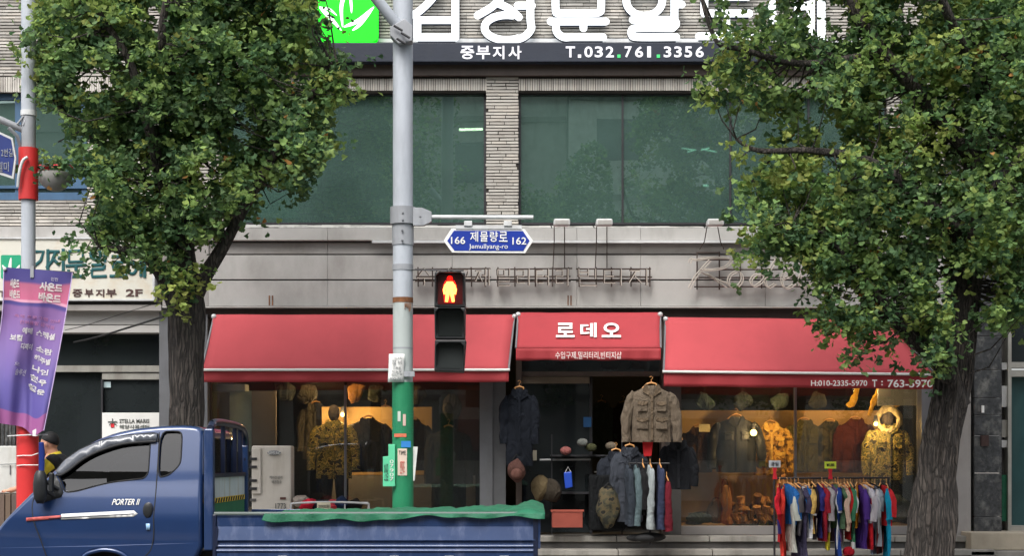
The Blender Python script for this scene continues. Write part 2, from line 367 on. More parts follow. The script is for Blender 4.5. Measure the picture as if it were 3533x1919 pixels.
# upstairs windows
def window(a, b, t, u, mull, fm, name='window', gl='upglass', fw=8, inset=.14, gd=20.13):
    d = 20+inset-.03; f = MB()
    f.pbox(a,b,t,t+fw,d,.06); f.pbox(a,b,u-fw,u,d,.06); f.pbox(a,a+fw,t+fw,u-fw,d,.06); f.pbox(b-fw,b,t+fw,u-fw,d,.06)
    fr = f.build(name, fm, bld)
    xs = [a+fw]+mull+[b-fw]
    for q in mull: MB().pbox(q-fw*.4,q+fw*.4,t+fw,u-fw,d+.004,.05).build('mullion', fm, fr)
    for i in range(len(xs)-1): MB().pbox(xs[i]+(1 if i else 0),xs[i+1],t+fw,u-fw,20+inset,.012).build('pane', K[gl], fr)
    return fr
window(770,1677,318,776,[1372],K['darkframe'])
window(1789,3060,318,776,[2148,2520,2790],K['darkframe'])
window(BL,345,318,690,[-330,-30,62,292],K['blueframe'],fw=26)
fw = MB(); fw.pbox(-30,345,640,650,20.09,.05); fw.pbox(240,345,612,640,20.09,.05).build('transom', K['blueframe'], bld)
# room behind them
rm = MB(); z0, z1 = PZ(800,20), PZ(250,20)
x0, x1 = PX(BL,20), PX(BR,20)-.3
rm.box(x0,x1,4.6,4.7,z0,z1); rm.box(x0,x1,.33,4.7,z0-.1,z0); rm.box(x0,x1,.33,4.7,z1,z1+.1); rm.box(x0-.1,x0,.33,4.7,z0,z1); rm.box(x1,x1+.1,.33,4.7,z0,z1)
rm.box(-6,-5.9,.6,4.6,z0,z1); rm.box(.9,1.0,2.2,4.6,z0,z1)
rm.build('upstairs_room', K['int2'], bld)
for a, b, t, u, d, nm in ((1582,1666,441,451,21.2,'tube'),):
    t0 = empty('ceiling_lamp', P(1624,446,21.2), 'lit fluorescent tube seen through the green window left of the brick pier', 'ceiling lamp')
    MB().tube([P(1584,447,20.6), P(1666,445,20.6)], .017, 8).build('tube', emat('warm_tube', (255,246,200), 45), t0)
    MB().tube([P(1640,428,21.6), P(1690,424,21.6)], .02, 8).build('housing', K['white'], t0)
t0 = empty('ceiling_lamp', P(2412,516,21.6), 'dim crossed ceiling lamp behind the green window nearest the right tree', 'ceiling lamp')
tm = emat('cold_tube', (205,240,220), 7)
for q in ((2352,511,2400,518),(2372,524,2402,516),(2418,518,2448,510),(2420,514,2472,524)): MB().tube([P(q[0],q[1],21.6),P(q[2],q[3],21.6)], .011, 6).build('tube', tm, t0)
t0 = empty('downlight', P(2435,640,21.6), 'small oval downlight below the crossed lamp behind the green window', 'ceiling lamp')
MB().ball(P(2435,640,21.6), (.045,.045,.018), 12, 6).build('bulb', tm, t0)
pg = empty('window_poster', P(950,700,20.2), 'pale mint poster stuck inside the green window beside the left tree', 'poster')
MB().pbox(872,1030,640,752,20.155,.004).build('sheet', emat('mint_sheet_glow', (150,215,195), .55), pg)  # paper given a glow of its own so it reads bright through the pane
# fascia over the shops
fa = [(787,829,19.62,'panel'),(838,876,19.70,'panel2'),(881,964,19.66,'panel'),(969,1056,19.66,'panel')]
for t, u, d, k in fa:
    xs = [720,1130,1560,1990,2210,2640,2950,BR]
    for i in range(len(xs)-1): MB().pbox(xs[i]+(.8 if i else 0), xs[i+1], t, u, d, 20.0-d).build('panel', K[k], bld, bevel=.004)
fb = MB(); fb.pbox(560,BR,786,1058,19.72,.28); fb.build('fascia_core', K['darkcon'], bld)
MB().pbox(560,3258,1056.5,1062,19.62,.3).build('drip_edge', K['panel'], bld)
MB().pbox(560,3258,1062,1100,19.75,.25).build('soffit', K['soffit'], bld)
MB().pbox(560,720,787,1056,19.67,.06).build('panel', K['panel2'], bld, bevel=.004)
MB().pbox(1283,2925,829,838,19.56,.05).build('white_rail', K['whitemetal'], bld)
for px in (930,938,1027,2412-453+0,2413-440+0): pass
for px in (929,940,1960,1970): MB().pbox(px-2,px+2,1020,1054,19.652,.008).build('bracket', K['rust'], bld)
# left part: fascia, signboard wall and shop door
MB().pbox(BL,556,782,818,19.66,.34).build('panel', K['panel'], bld, bevel=.004)
MB().pbox(BL,556,820,1050,19.80,.2).build('panel', K['panel2'], bld)
MB().pbox(BL,556,1052,1072,19.62,.34).build('panel', K['panel2'], bld)
MB().pbox(50,549,1075,1120,19.75,.25).build('panel', K['panel'], bld); MB().pbox(50,549,1123,1148,19.72,.28).build('panel', K['panel'], bld)
MB().pbox(BL,50,1078,1905,19.80,.2).build('side_panel', K['darkcon'], bld)
for i in range(9): MB().pbox(-60+i*13,-52+i*13,1078,1560,19.78,.02).build('slat', K['granite'], bld)
MB().pbox(50,549,1262,1284,19.9,.12).build('transom_bar', K['alu'], bld); MB().pbox(352,549,1288,1310,19.92,.1).build('transom_bar', K['alu'], bld)
MB().pbox(50,549,1150,1262,19.97,.01).build('pane', K['darkglass'], bld)
MB().pbox(50,352,1284,1857,19.99,.01).build('pane', K['darkglass'], bld); MB().pbox(352,549,1310,1857,19.97,.01).build('pane', K['darkglass'], bld)
MB().pbox(348,354,1310,1857,19.9,.06).build('door_stile', K['darkframe'], bld)
MB().pbox(549,590,1062,1857,19.72,.3).build('column', K['greymetal'], bld, bevel=.004)
MB().pbox(590,700,1062,1857,19.85,.2).build('column', K['darkcon'], bld)
MB().pbox(352,382,1318,1338,19.95,.004).build('sticker', mat('pale_sticker',(170,190,195)), bld)
# shop front: posts, bars
MB().pbox(700,716,1085,1857,19.7,.3).build('post', K['greymetal'], bld, bevel=.003)
MB().pbox(719,727,1085,1857,19.85,.12).build('post', K['brownframe'], bld)
MB().pbox(1187,1195,1330,1760,19.98,.05).build('mullion', K['greymetal'], bld)
MB().pbox(1655,1700,1085,1857,19.75,.3).build('column', K['greymetal'], bld, bevel=.004)
MB().pbox(1700,1745,1085,1857,19.82,.25).build('column', K['greymetal'], bld)
MB().pbox(727,1655,1762,1857,19.9,.2).build('window_base', K['darkcon'], bld)
MB().pbox(727,1187,1100,1762,20.02,.008).build('pane', K['shopglass'], bld); MB().pbox(1195,1655,1100,1762,20.02,.008).build('pane', K['shopglass'], bld)
MB().pbox(1796,2290,1100,1282,20.05,.02).build('pane', K['darkglass'], bld)
MB().pbox(1800,2285,1283,1299,19.95,.12).build('door_head', K['brownframe'], bld)
MB().pbox(1802,2038,1301,1324,20.0,.05).build('door_rail', mat('worn_beige_rail',(140,128,112),.6,dirt=(70,62,54)), bld)
MB().pbox(1780,1800,1085,1857,19.8,.28).build('door_post', K['brownframe'], bld); MB().pbox(2282,2296,1085,1857,19.8,.28).build('door_post', K['brownframe'], bld)
MB().pbox(1802,2036,1324,1840,20.02,.012).build('glass_door', K['darkglass'], bld)
MB().pbox(2034,2044,1300,1850,20.0,.05).build('door_stile', K['darkframe'], bld)
MB().tube([P(1862,1588,19.93),P(2038,1586,19.93)],.013).build('push_bar', K['whitemetal'], bld, smooth=40)
MB().tube([P(2050,1630,19.93),P(2130,1628,19.93)],.010).build('push_bar', K['alu'], bld, smooth=40)
MB().pbox(2013,2040,1440,1475,19.97,.004).build('sticker', mat('blue_sticker',(40,96,150)), bld)
MB().pbox(1825,1852,1555,1590,19.97,.004).build('sticker', mat('cream_sticker',(205,200,180)), bld)
MB().pbox(1953,1988,1390,1398,20.3,.01).build('exit_light', emat('green_exit', (150,220,60), .8), bld)
MB().pbox(2296,2350,1085,1857,19.86,.22).build('column', K['darkcon'], bld)
MB().pbox(2340,3180,1817,1862,19.88,.2).build('window_base', K['panel2'], bld, bevel=.004)
MB().pbox(2350,2742,1100,1817,20.02,.008).build('pane', K['shopglass'], bld); MB().pbox(2748,3180,1100,1817,20.02,.008).build('pane', K['shopglass'], bld)
MB().pbox(2741,2749,1330,1817,19.97,.05).build('mullion', K['greymetal'], bld)
MB().pbox(3180,3226,1085,1862,19.8,.25).build('post', K['greymetal'], bld)
MB().pbox(3226,3266,1085,1919,19.74,.3).build('column', K['panel2'], bld, bevel=.004); MB().pbox(3267,3350,1330,1919,19.72,.3).build('column', K['panel2'], bld, bevel=.004)
MB().pbox(3267,3350,1062,1330,19.74,.3).build('column', K['darkcon'], bld)
# shop room
z0, z1 = PZ(1845,19.9), PZ(1086,20)
x0, x1 = PX(700,20), PX(3262,20)
r = MB(); r.box(x0,x1,6,6.1,z0,z1); r.box(x0-.05,x0,.1,6,z0,z1); r.box(x1,x1+.05,.1,6,z0,z1); r.box(x0,x1,.1,6,z1,z1+.08); r.box(PX(1655,20),PX(1655,20)+.06,.3,2.4,z0,z1); r.box(PX(2330,20),PX(2330,20)+.06,.3,2.4,z0,z1)
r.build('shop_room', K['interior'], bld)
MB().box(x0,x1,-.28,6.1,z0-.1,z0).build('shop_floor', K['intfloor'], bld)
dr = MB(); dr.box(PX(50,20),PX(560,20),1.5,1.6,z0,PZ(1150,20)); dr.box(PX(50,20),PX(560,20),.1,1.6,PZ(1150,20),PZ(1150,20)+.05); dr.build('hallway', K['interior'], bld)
for a, b, top in ((727,1650,1762),(2350,3180,1817)):
    MB().box(PX(a,20),PX(b,20),.04,1.5,z0+.001,PZ(top,20)).build('display_floor', K['wood'] if a > 2000 else K['darkcon'], bld)
MB().pbox(1110,1490,1405,1640,21.35,.05).build('display_board', K['wood'], bld); MB().pbox(1110,1640,1642,1764,21.3,.05).build('display_board', K['panel2'], bld)
MB().pbox(2345,3030,1417,1800,21.45,.05).build('display_board', K['wood'], bld); MB().pbox(2350,2420,1500,1800,21.1,.04).build('display_board', K['wood'], bld)
MB().pbox(792,868,1350,1560,20.4,.05).build('display_board', mat('pale_green_board',(205,218,208),.6), bld); MB().pbox(868,952,1350,1560,20.38,.05).build('display_board', mat('brown_board',(128,116,110),.7), bld)
MB().pbox(733,845,1326,1350,20.2,.3).build('shutter_box', K['whitemetal'], bld)
MB().pbox(1580,1652,1330,1560,21.2,.03).build('curtain', mat('maroon_curtain',(60,24,28),.9), bld)
MB().pbox(3030,3175,1330,1400,20.3,.05).build('shutter_box', K['alu'], bld)
# steps
sp = empty('stone_steps', (0,-.5,.15), 'worn grey stone steps running along the shop front', 'steps')
for zt, y0, y1 in ((.62,-.50,-.2),(.46,-.80,-.45),(.30,-1.1,-.75)):
    x = PX(560,20)
    while x < PX(3330,20):
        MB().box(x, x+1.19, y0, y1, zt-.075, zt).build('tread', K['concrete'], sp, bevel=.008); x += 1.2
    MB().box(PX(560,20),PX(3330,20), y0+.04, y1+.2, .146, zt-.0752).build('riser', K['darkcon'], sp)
# neighbouring house on the right
nb = empty('neighbour_building', (7,0,.15), 'dark mottled stone faced building at the right edge with a green glass door', 'building')
NL, NR = 3352, 4700
MB().pbox(NL,NR,-1400,1050,20.0,.4).build('wall', K['granite'], nb)
MB().pbox(3263,3352,-1400,1062,20.3,.4).build('wall', K['darkcon'], nb)
y = 1050
for h in (110,118,96,60,70,130,150,150): 
    MB().pbox(3362,3456,y+1,min(y+h,1838)-1,19.70+rb.uniform(0,.01),.3).build('stone_slab', K['granite'], nb, bevel=.004)
    y += h
    if y > 1830: break
MB().pbox(3352,3362,1050,1838,19.78,.3).build('gap', K['black'], nb)
MB().pbox(3386,3412,1503,1540,19.66,.05).build('meter_hole', mat('rust_brown',(60,40,36)), nb)
MB().pbox(3388,3396,1400,1425,19.66,.03).build('switch', K['white'], nb)
MB().pbox(3362,3456,1838,1850,19.6,.4).build('plinth', K['black'], nb)
MB().pbox(3456,3478,1050,1838,19.95,.1).build('side_strip', K['darkcon'], nb)
for t, u, k in ((1252,1276,'whitemetal'),(1332,1405,'whitemetal'),(1450,1510,'alu'),(1520,1545,'whitemetal'),(1640,1800,'tarp')): MB().pbox(3457,3476,t,u,19.85,.05).build('sticker', K[k], nb)
MB().pbox(3478,3490,1050,1840,19.8,.25).build('door_post', K['alu'], nb)
MB().pbox(3490,3900,1250,1270,19.8,.2).build('door_rail', K['alu'], nb); MB().pbox(3490,3900,1278,1300,19.82,.2).build('door_rail', K['alu'], nb)
MB().pbox(3490,3900,1050,1250,19.95,.02).build('pane', K['darkglass'], nb); MB().pbox(3490,3900,1300,1815,19.95,.02).build('pane', mat('green_film',(40,72,74),.3,dirt=(70,92,90)), nb)
MB().pbox(3490,3900,1815,1838,19.85,.15).build('door_rail', K['alu'], nb)
MB().pbox(3350,4700,1840,1900,19.3,.7).build('platform', mat('beige_step',(170,160,142),.85,dirt=(120,100,76),da=.6), nb, bevel=.01)
MB().pbox(3350,4700,1903,1990,19.2,.8).build('platform', K['concrete'], nb, bevel=.01)
MB().pbox(3900,4700,1050,1840,19.9,.2).build('wall', K['granite'], nb)
# left frame edge: lean-to clutter
# ---------------------------------------------------------------- big channel letters
SW = .066
def glyph(name, strokes, label, m, w=14, parent=None, d=19.86, flat=.55):
    g = empty(name, P(strokes[0][0][0], strokes[0][0][1], 20), label, 'sign letter', 'lit white channel letters on the brick')
    mb = MB(); sh = MB()
    for s in strokes:
        pts = smoothline([P(a,b,d) for a, b in s], 6) if len(s) > 2 else [P(a,b,d) for a, b in s]
        r = w*d/F
        mb.tube(pts, r, 10, flat)
        for e in (pts[0], pts[-1]): mb.ball(e, (r, r*flat, r), 12, 8)
        sh.tube([p+Vector((0,.07,0)) for p in pts], r*1.02, 8, .3)
    mb.build('face', m, g, smooth=60); sh.build('return', K['box'], g, smooth=60)
    return g
def ell(cx, cy, rx, ry, a0=0, a1=360, n=24): return [(cx+rx*math.cos(R(a0+(a1-a0)*i/n)), cy-ry*math.sin(R(a0+(a1-a0)*i/n))) for i in range(n+1)]
LW = emat('letter_white_lit', (248,252,255), 1.15)
L5 = [
 ([[(1440,128),(1440,68)],[(1440,68),(1571,68)],[(1571,-95),(1571,128)],[(1571,128),(1440,128)],[(1395,-70),(1500,-70),(1515,-50),(1490,-5),(1440,42),(1400,58)]], 'lit white channel letter just right of the signal pole'),
 ([[(1660,-62),(1770,-62)],[(1748,-60),(1735,-20),(1700,20),(1648,52)],[(1722,12),(1755,28),(1790,58)],[(1786,18),(1835,18)],[(1830,-95),(1830,60),(1832,100),(1800,130),(1745,138)],ell(1748,94,76,43,75,300)], 'lit white channel letter with the large round loop above the small office name'),
 ([[(1917,-72),(1917,30),(1924,44),(1945,44),(2045,44),(2068,40),(2074,25),(2074,-72)],[(1917,-72),(2074,-72)],[(1900,73),(2090,73)],[(2013,73),(2013,96)],[(1917,78),(1922,110),(1945,127),(1980,127),(2080,127)]], 'square lit white channel letter in the middle of the upper sign'),
 ([ell(2223,0,62,53),[(2327,-95),(2327,66)],[(2327,14),(2352,14)],[(2183,67),(2327,67)],[(2327,67),(2333,82),(2320,95)],[(2320,96),(2200,96),(2180,103),(2180,118),(2200,127),(2333,127)]], 'lit white channel letter with an oval above a zigzag above the phone number'),
 ([[(2430,-70),(2580,-70)],[(2580,-70),(2580,-12)],[(2580,-12),(2430,-12)],[(2430,-12),(2430,45)],[(2430,45),(2585,45)],[(2506,45),(2506,120)],[(2412,124),(2600,124)]], 'lit white channel letter half hidden by the right tree'),
 ([ell(2708,14,46,92),[(2755,20),(2790,20)],[(2797,-95),(2797,130)],[(2834,-95),(2834,128)]], 'lit white channel letter with two uprights among the right tree leaves'),
]
for s, lb in L5: glyph('channel_letter', s, lb, LW, 13 if 'uprights' not in lb else 13.5)
lg = empty('leaf_logo', P(1197,30,19.9), 'glowing green rounded square logo with white leaf blades beside the left tree', 'sign')
def rrect(a, b, t, u, r, n=6):
    o = []
    for cx, cy, s in ((b-r,t+r,0),(a+r,t+r,90),(a+r,u-r,180),(b-r,u-r,270)):
        for i in range(n+1): o.append((cx+r*math.cos(R(s+90*i/n)), cy-r*math.sin(R(s+90*i/n))))
    return o
MB().pprism(rrect(1092,1304,-80,144,22), 19.8, .1).build('face', emat('logo_green', (0,245,10), .8), lg)
MB().pprism(rrect(1090,1306,-82,146,23), 19.9, .09).build('return', K['box'], lg)
def blade(pts, w, d=19.79):
    p = smoothline([P(a,b,d) for a, b in pts], 6); n = len(p)-1
    return MB().tube(p, [max(.004, w*math.sin(math.pi*min(1, (i/n)*.93+.05))**.8) for i in range(n+1)], 6, .3)
for pts, w in (([(1182,92),(1178,20),(1196,-40),(1205,-75)],.026),([(1186,92),(1240,68),(1290,22)],.028),([(1102,22),(1130,50),(1178,104)],.028),([(1216,104),(1245,80),(1290,24)],.022),([(1102,24),(1135,30),(1162,52)],.016),([(1213,44),(1210,0),(1200,-50)],.018)):
    blade(pts, w).build('leaf_blade', LW, lg, smooth=60)
sb = empty('sign_box', P(1900,180,19.8), 'long navy sign box with the office name and phone number under the big letters', 'sign')
MB().pbox(880,3012,146,212,19.78,.22).build('box', K['box'], sb, bevel=.006)
TW = emat('text_white_lit', (235,232,240), .75); TG = emat('dot_green_lit', (60,200,110), .8)
for ch, a, b in zip('중부지사', (1589,1643,1700,1754), (1636,1691,1740,1799)): text('lettering', ch, a, b, 157, 203, 19.775, TW, sb, .02)
px = 1952
for ch, a, b in (('T',1952,1984),('0',2016,2045),('3',2052,2080),('2',2090,2118),('7',2155,2180),('6',2191,2219),('1',2233,2246),('3',2290,2316),('3',2326,2352),('5',2362,2388),('6',2400,2428)): text('lettering', ch, a, b, 159, 197, 19.775, TW, sb, .02)
for a, m in ((1994,TW),(2130,TG),(2266,TG)): MB().pbox(a,a+11,187,198,19.77,.006).build('dot', m, sb)
# ---------------------------------------------------------------- left signboard
lsn = empty('signboard', P(260,930,19.6), 'weathered cream signboard with green and brown lettering behind the purple banner', 'sign')
MB().pbox(-400,530,822,1036,19.60,.18).build('board', mat('aged_lightbox',(205,203,192),.5,var=.05,dirt=(190,160,116),da=.6,dsc=(1.5,1,2.2),ds=1.2), lsn)
f = MB(); f.pbox(-400,532,818,824,19.58,.2); f.pbox(-400,532,1032,1038,19.58,.2); f.pbox(526,533,824,1032,19.58,.2); f.build('frame', K['whitemetal'], lsn)
MB().pprism(rrect(3,73,880,962,6),19.594,.01).build('logo_square', mat('logo_teal',(20,150,110)), lsn)
for pts in ([(36,950),(34,925),(38,890)],[(36,950),(20,935),(8,915)],[(36,950),(55,935),(68,915)]): 
    q = smoothline([P(a,b,19.59) for a, b in pts],5); MB().tube(q,[.006+.016*math.sin(math.pi*i/(len(q)-1)) for i in range(len(q))],6,.2).build('logo_leaf', K['white'], lsn)
TEAL = mat('sign_teal',(16,82,86))
GL = [[[(120,868),(150,868),(140,900),(118,918)],[(165,860),(165,940)],[(125,945),(165,945)],[(125,945),(125,990)],[(125,990),(165,990)],[(165,945),(165,990)]],
 [[(170,868),(205,868)],[(192,870),(180,900),(160,925)],[(185,895),(205,915)],[(200,890),(218,890)],[(218,858),(218,935)],ell(198,962,22,20)],
 [[(236,868),(286,864),(284,902),(238,904),(236,868)],[(226,918),(298,914)],[(262,918),(262,935)],[(236,930),(238,955),(290,953)]],
 [ell(330,878,17,17),[(362,858),(362,905)],[(362,880),(374,880)],[(315,915),(360,913)],[(360,913),(358,928)],[(358,928),(316,930)],[(316,930),(318,955),(368,953)]],
 [[(385,885),(425,885)],[(425,885),(425,905)],[(425,905),(388,906)],[(388,906),(390,925),(430,925)],[(408,925),(408,950)],[(378,953),(440,952)]],
 [ell(455,925,15,20),[(472,925),(484,925)],[(487,885),(486,955)],[(499,882),(499,958)]]]
for g in GL:
    mb = MB()
    for s in g: mb.tube([P(a,b,19.592) for a, b in s], .021, 8, .3)
    mb.build('lettering', TEAL, lsn, smooth=60)
BRN = mat('sign_brown',(74,50,48))
for ch, a, b in zip('중부지부', (250,292,330,366), (284,322,360,402)): text('lettering', ch, a, b, 998, 1026, 19.597, BRN, lsn, .03)
text('lettering', '2F', 434, 492, 998, 1024, 19.597, BRN, lsn, .03); text('lettering', 'T.7', -2, 40, 1004, 1026, 19.597, BRN, lsn, .02)
# white clinic style board
st = empty('white_noticeboard', P(450,1460,19.8), 'white notice board in the doorway reading STELLA MARIS above the truck roof', 'sign')
MB().pbox(352,549,1425,1600,19.85,.04).build('board', K['white'], st, bevel=.004)
text('lettering','STELLA MARIS',412,515,1447,1461,19.845,mat('grey_print',(80,84,82)),st,.015)
text('lettering','해양사목센터',412,515,1467,1481,19.845,mat('grey_print2',(90,94,92)),st,.015)
MB().tube([P(372,1456,19.84),P(404,1456,19.84)],.006).tube([P(388,1445,19.84),P(388,1462,19.84)],.006).tube([P(376,1468,19.84),P(388,1456,19.84),P(402,1468,19.84)],.005).build('star', mat('star_grey',(90,96,92)), st)
MB().pbox(382,394,1463,1476,19.842,.004).build('star_centre', mat('star_red',(200,40,50)), st)
# ---------------------------------------------------------------- awnings
def awning(a0, a1, top, b0, b1, wy, vy, dtop, dbot, label, m, mid=None, white=True, cat='awning', slope=0):
    aw = empty('awning', P((a0+a1)/2, top, dtop), label, cat, None)
    n, k = 28, 10; vs = []; fs = []
    for j in range(k+1):
        t = j/k; d = dtop+(dbot-dtop)*t; yy = top+(wy-top)*t
        for i in range(n+1):
            s = i/n; xa = a0+(b0-a0)*t; xb = a1+(b1-a1)*t; px = xa+(xb-xa)*s
            sag = .018*math.sin(math.pi*t)*(1+.4*math.sin(s*9)) + .004*noise.noise(Vector((s*6,t*4,a0)))
            p = P(px, yy+slope*(px-a0), d); vs.append((p.x, p.y, p.z-sag))
    for j in range(k):
        for i in range(n): q = j*(n+1)+i; fs.append((q,q+1,q+n+2,q+n+1))
    o = MB(); o.add(vs, fs); s = o.build('canopy', m, aw, smooth=60)
    md = s.modifiers.new('thick','SOLIDIFY'); md.thickness = .006
    vs = []; fs = []
    for j in range(5):
        for i in range(n*2+1):
            s = i/(n*2); px = b0+(b1-b0)*s; py = wy+(vy-wy)*j/4+slope*(px-a0)
            w = math.sin(s*46+a0)*.012*(j/4)+math.sin(s*17)*.01*(j/4); p = P(px,py+ (math.sin(s*23)*1.2 if j==4 else 0),dbot); vs.append((p.x,p.y+w,p.z))
    for j in range(4):
        for i in range(n*2): q = j*(n*2+1)+i; fs.append((q,q+1,q+n*2+2,q+n*2+1))
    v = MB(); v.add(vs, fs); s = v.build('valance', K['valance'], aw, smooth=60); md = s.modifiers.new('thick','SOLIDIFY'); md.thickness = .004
    if white:
        MB().tube([P(b0-4,wy+slope*(b0-a0),dbot-.02),P(b1+4,wy+slope*(b1-a0),dbot-.02)],.017,8).build('front_bar', K['white'], aw, smooth=40)
    for A, B in ((a0,b0),(a1,b1)): MB().tube([P(A,top+6,dtop),P(B,wy,dbot)],.014,6).build('arm', K['greymetal'], aw, smooth=40)
    for A in (a0,a1): MB().ball(P(A,top+6,dtop-.02),.035,10,6).build('end_cap', K['whitemetal'], aw, smooth=60)
    return aw
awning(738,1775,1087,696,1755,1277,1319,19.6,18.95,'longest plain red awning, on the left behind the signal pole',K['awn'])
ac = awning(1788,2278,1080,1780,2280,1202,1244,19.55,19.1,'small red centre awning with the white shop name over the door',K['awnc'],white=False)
# lettering follows the slope of the centre awning: upright letters standing on it
def aw_text(s, a, b, t, u, m, parent):
    o = text('lettering', s, a, b, t, u, 19.2, m, parent, .04, .004)
    return o
for ch, a, b in (('로',1918,1982),('데',2002,2058),('오',2076,2142)):
    tm_ = (1118-1080)/(1202-1080); dd = 19.55-.45*tm_
    o = text('lettering', ch, a, b, 1116, 1166, 19.30, K['letwhite'], ac, .025, .004)
    # lean the letters back onto the canopy
    me = o.data
    w = wloc(ac)
    for v in me.vertices:
        z = v.co.z + w.z; py = HY-(z-EYE)*F/19.3; t = (py-1080)/122; dcur = 19.55+(19.1-19.55)*t
        lift = .012*math.sin(math.pi*t)
        x = (v.co.x+w.x)*dcur/19.3; zz = EYE+(z-EYE)*dcur/19.3
        v.co = Vector((x, dcur-20-.02-(19.3-20-(v.co.y+w.y)), zz+.004)) - w
text('lettering','수입구제,밀리터리,빈티지샵',1916,2144,1214,1240,19.06,K['letwhite'],ac,.0,.003)
ar = awning(2296,3060,1096,2290,3222,1283,1334,19.6,18.95,'red awning on the right with phone numbers along its valance',K['awn'],slope=.011)
text('lettering','H:010-2335-5970',2798,2992,1313,1333,18.90,K['letwhite'],ar,.015,.003)
text('lettering','T',3009,3026,1311,1336,18.90,K['letwhite'],ar,.015,.003); text('lettering',':',3040,3046,1315,1331,18.9,K['letwhite'],ar,.03,.003)
text('lettering','763-5970',3062,3218,1311,1338,18.90,K['letwhite'],ar,.015,.003)
# ---------------------------------------------------------------- flood lights on the fascia
for i, (px, lb) in enumerate(((1938,'first white floodlight, just right of the blue street sign'),(2084,'middle white floodlight above the skeletal sign letters'),(2466,'white floodlight on bent rods above the neon script'))):
    fl = empty('floodlight', P(px,770,19.3), lb, 'floodlight', 'floodlights on the fascia')
    h = MB(); c = P(px,770,19.25); h.loft([[(c.x+sx*(.105-.0*k), c.y-.1+.2*k, c.z+sz*(.045-.012*k)) for sx, sz in ((-1,-1),(1,-1),(1,1),(-1,1))] for k in (0,1)])
    h.build('housing', K['whitemetal'], fl, bevel=.02); MB().box(c.x-.085,c.x+.085,c.y-.104,c.y-.1,c.z-.03,c.z+.025).build('glass', K['panel'], fl)
    bt = 925 if i < 2 else 860
    for s in (-1,1): MB().tube([P(px+s*18-8,780,19.35),P(px+s*18-8+ (s*10 if i==2 else 0),835,19.52),P(px+s*20-10+(s*22 if i==2 else 0),bt,19.60)],.0065,6).build('rod', K['wire'], fl)
    MB().tube([P(px-34,786,19.4),P(px-40,772,19.3),P(px-26,768,19.28)],.008,6).build('cord', K['cable'], fl)
# ---------------------------------------------------------------- skeletal letters and neon script
def skel(a, b, label, seed):
    g = empty('skeleton_sign', P((a+b)/2,950,19.55), label, 'sign')
    rd = random.Random(seed)
    fr = MB()
    for y in (928,955,972): fr.tube([P(a+rd.uniform(0,10),y+rd.uniform(-2,2),19.58),P(b-rd.uniform(0,10),y+rd.uniform(-2,2),19.58)],.0095,6)
    x = a+12
    while x < b: fr.tube([P(x,922,19.57),P(x+rd.uniform(-2,2),990,19.57)],.009,6); x += rd.uniform(50,70)
    fr.build('rod_frame', K['wire'], g)
    return g
def hstrokes(ch, x, y, w, h):
    D = {'수':[[(.5,0),(.15,.4)],[(.5,0),(.85,.4)],[(0,.55),(1,.55)],[(.5,.55),(.5,1)]],'입':[[(.2,.05),(.35,.2),(.2,.35),(.05,.2),(.2,.05)],[(.8,0),(.8,.45)],[(.1,.5),(.1,1),(.9,1),(.9,.5)],[(.1,.75),(.9,.75)]],
     '구':[[(.1,.1),(.85,.1),(.75,.45)],[(0,.55),(1,.55)],[(.5,.55),(.5,1)]],'제':[[(.0,.15),(.45,.15)],[(.3,.15),(0,.75)],[(.25,.4),(.45,.75)],[(.45,.4),(.65,.4)],[(.68,0),(.68,1)],[(.9,0),(.9,1)]],
     '밀':[[(.05,.05),(.5,.05),(.5,.4),(.05,.4),(.05,.05)],[(.85,0),(.85,.45)],[(.1,.55),(.85,.55),(.85,.75),(.1,.75),(.1,1),(.9,1)]],'리':[[(.05,.1),(.5,.1),(.5,.45),(.05,.45),(.05,.85),(.55,.85)],[(.85,0),(.85,1)]],
     '터':[[(.5,.1),(.05,.1),(.05,.85),(.5,.85)],[(.05,.45),(.5,.45)],[(.6,.45),(.85,.45)],[(.85,0),(.85,1)]],'빈':[[(.05,0),(.05,.45),(.5,.45),(.5,0)],[(.05,.22),(.5,.22)],[(.85,0),(.85,.6)],[(.1,.65),(.1,1),(.9,1)]],
     '티':[[(.5,.1),(.05,.1),(.05,.85),(.55,.85)],[(.05,.45),(.5,.45)],[(.85,0),(.85,1)]],'지':[[(.05,.12),(.55,.12)],[(.35,.12),(0,.85)],[(.28,.45),(.6,.85)],[(.85,0),(.85,1)]]}
    return [[(x+a*w, y+b*h) for a, b in s] for s in D[ch]]
for s, a, b, lb, sd in (('수입구제',1430,1700,'stripped wire frame letters half behind the red pedestrian signal',1),('밀리터리',1706,1975,'stripped wire frame letters in the middle of the fascia',2),('빈티지',1985,2250,'stripped wire frame letters just left of the neon script',3)):
    g = skel(a, b, lb, sd); n = len(s); w = (b-a)/n
    for i, ch in enumerate(s):
        mb = MB()
        for q in hstrokes(ch, a+i*w+6, 926, w-16, 58): mb.tube([P(u,v,19.52) for u, v in q], .010, 6)
        mb.build('letter', K['wire'], g)
        mb = MB()
        for q in hstrokes(ch, a+i*w+9, 928, w-16, 58): mb.tube([P(u,v,19.49) for u, v in q], .006, 6)
        mb.build('glass_tube', K['neon'], g)
g = empty('neon_script', P(2590,940,19.5), 'dusty unlit neon script reading Rodeo partly behind the right tree', 'sign')
fr = MB()
for (p, q) in (((2405,897),(2560,897)),((2625,897),(2690,897)),((2410,931),(2800,930)),((2410,958),(2800,958)),((2395,990),(2800,989)),((2405,870),(2405,1000)),((2482,868),(2482,1000)),((2554,897),(2554,1000)),((2628,897),(2628,995)),((2405,872),(2482,872))): fr.tube([P(*p,19.58),P(*q,19.58)],.0095,6)
fr.build('rod_frame', K['wire'], g)
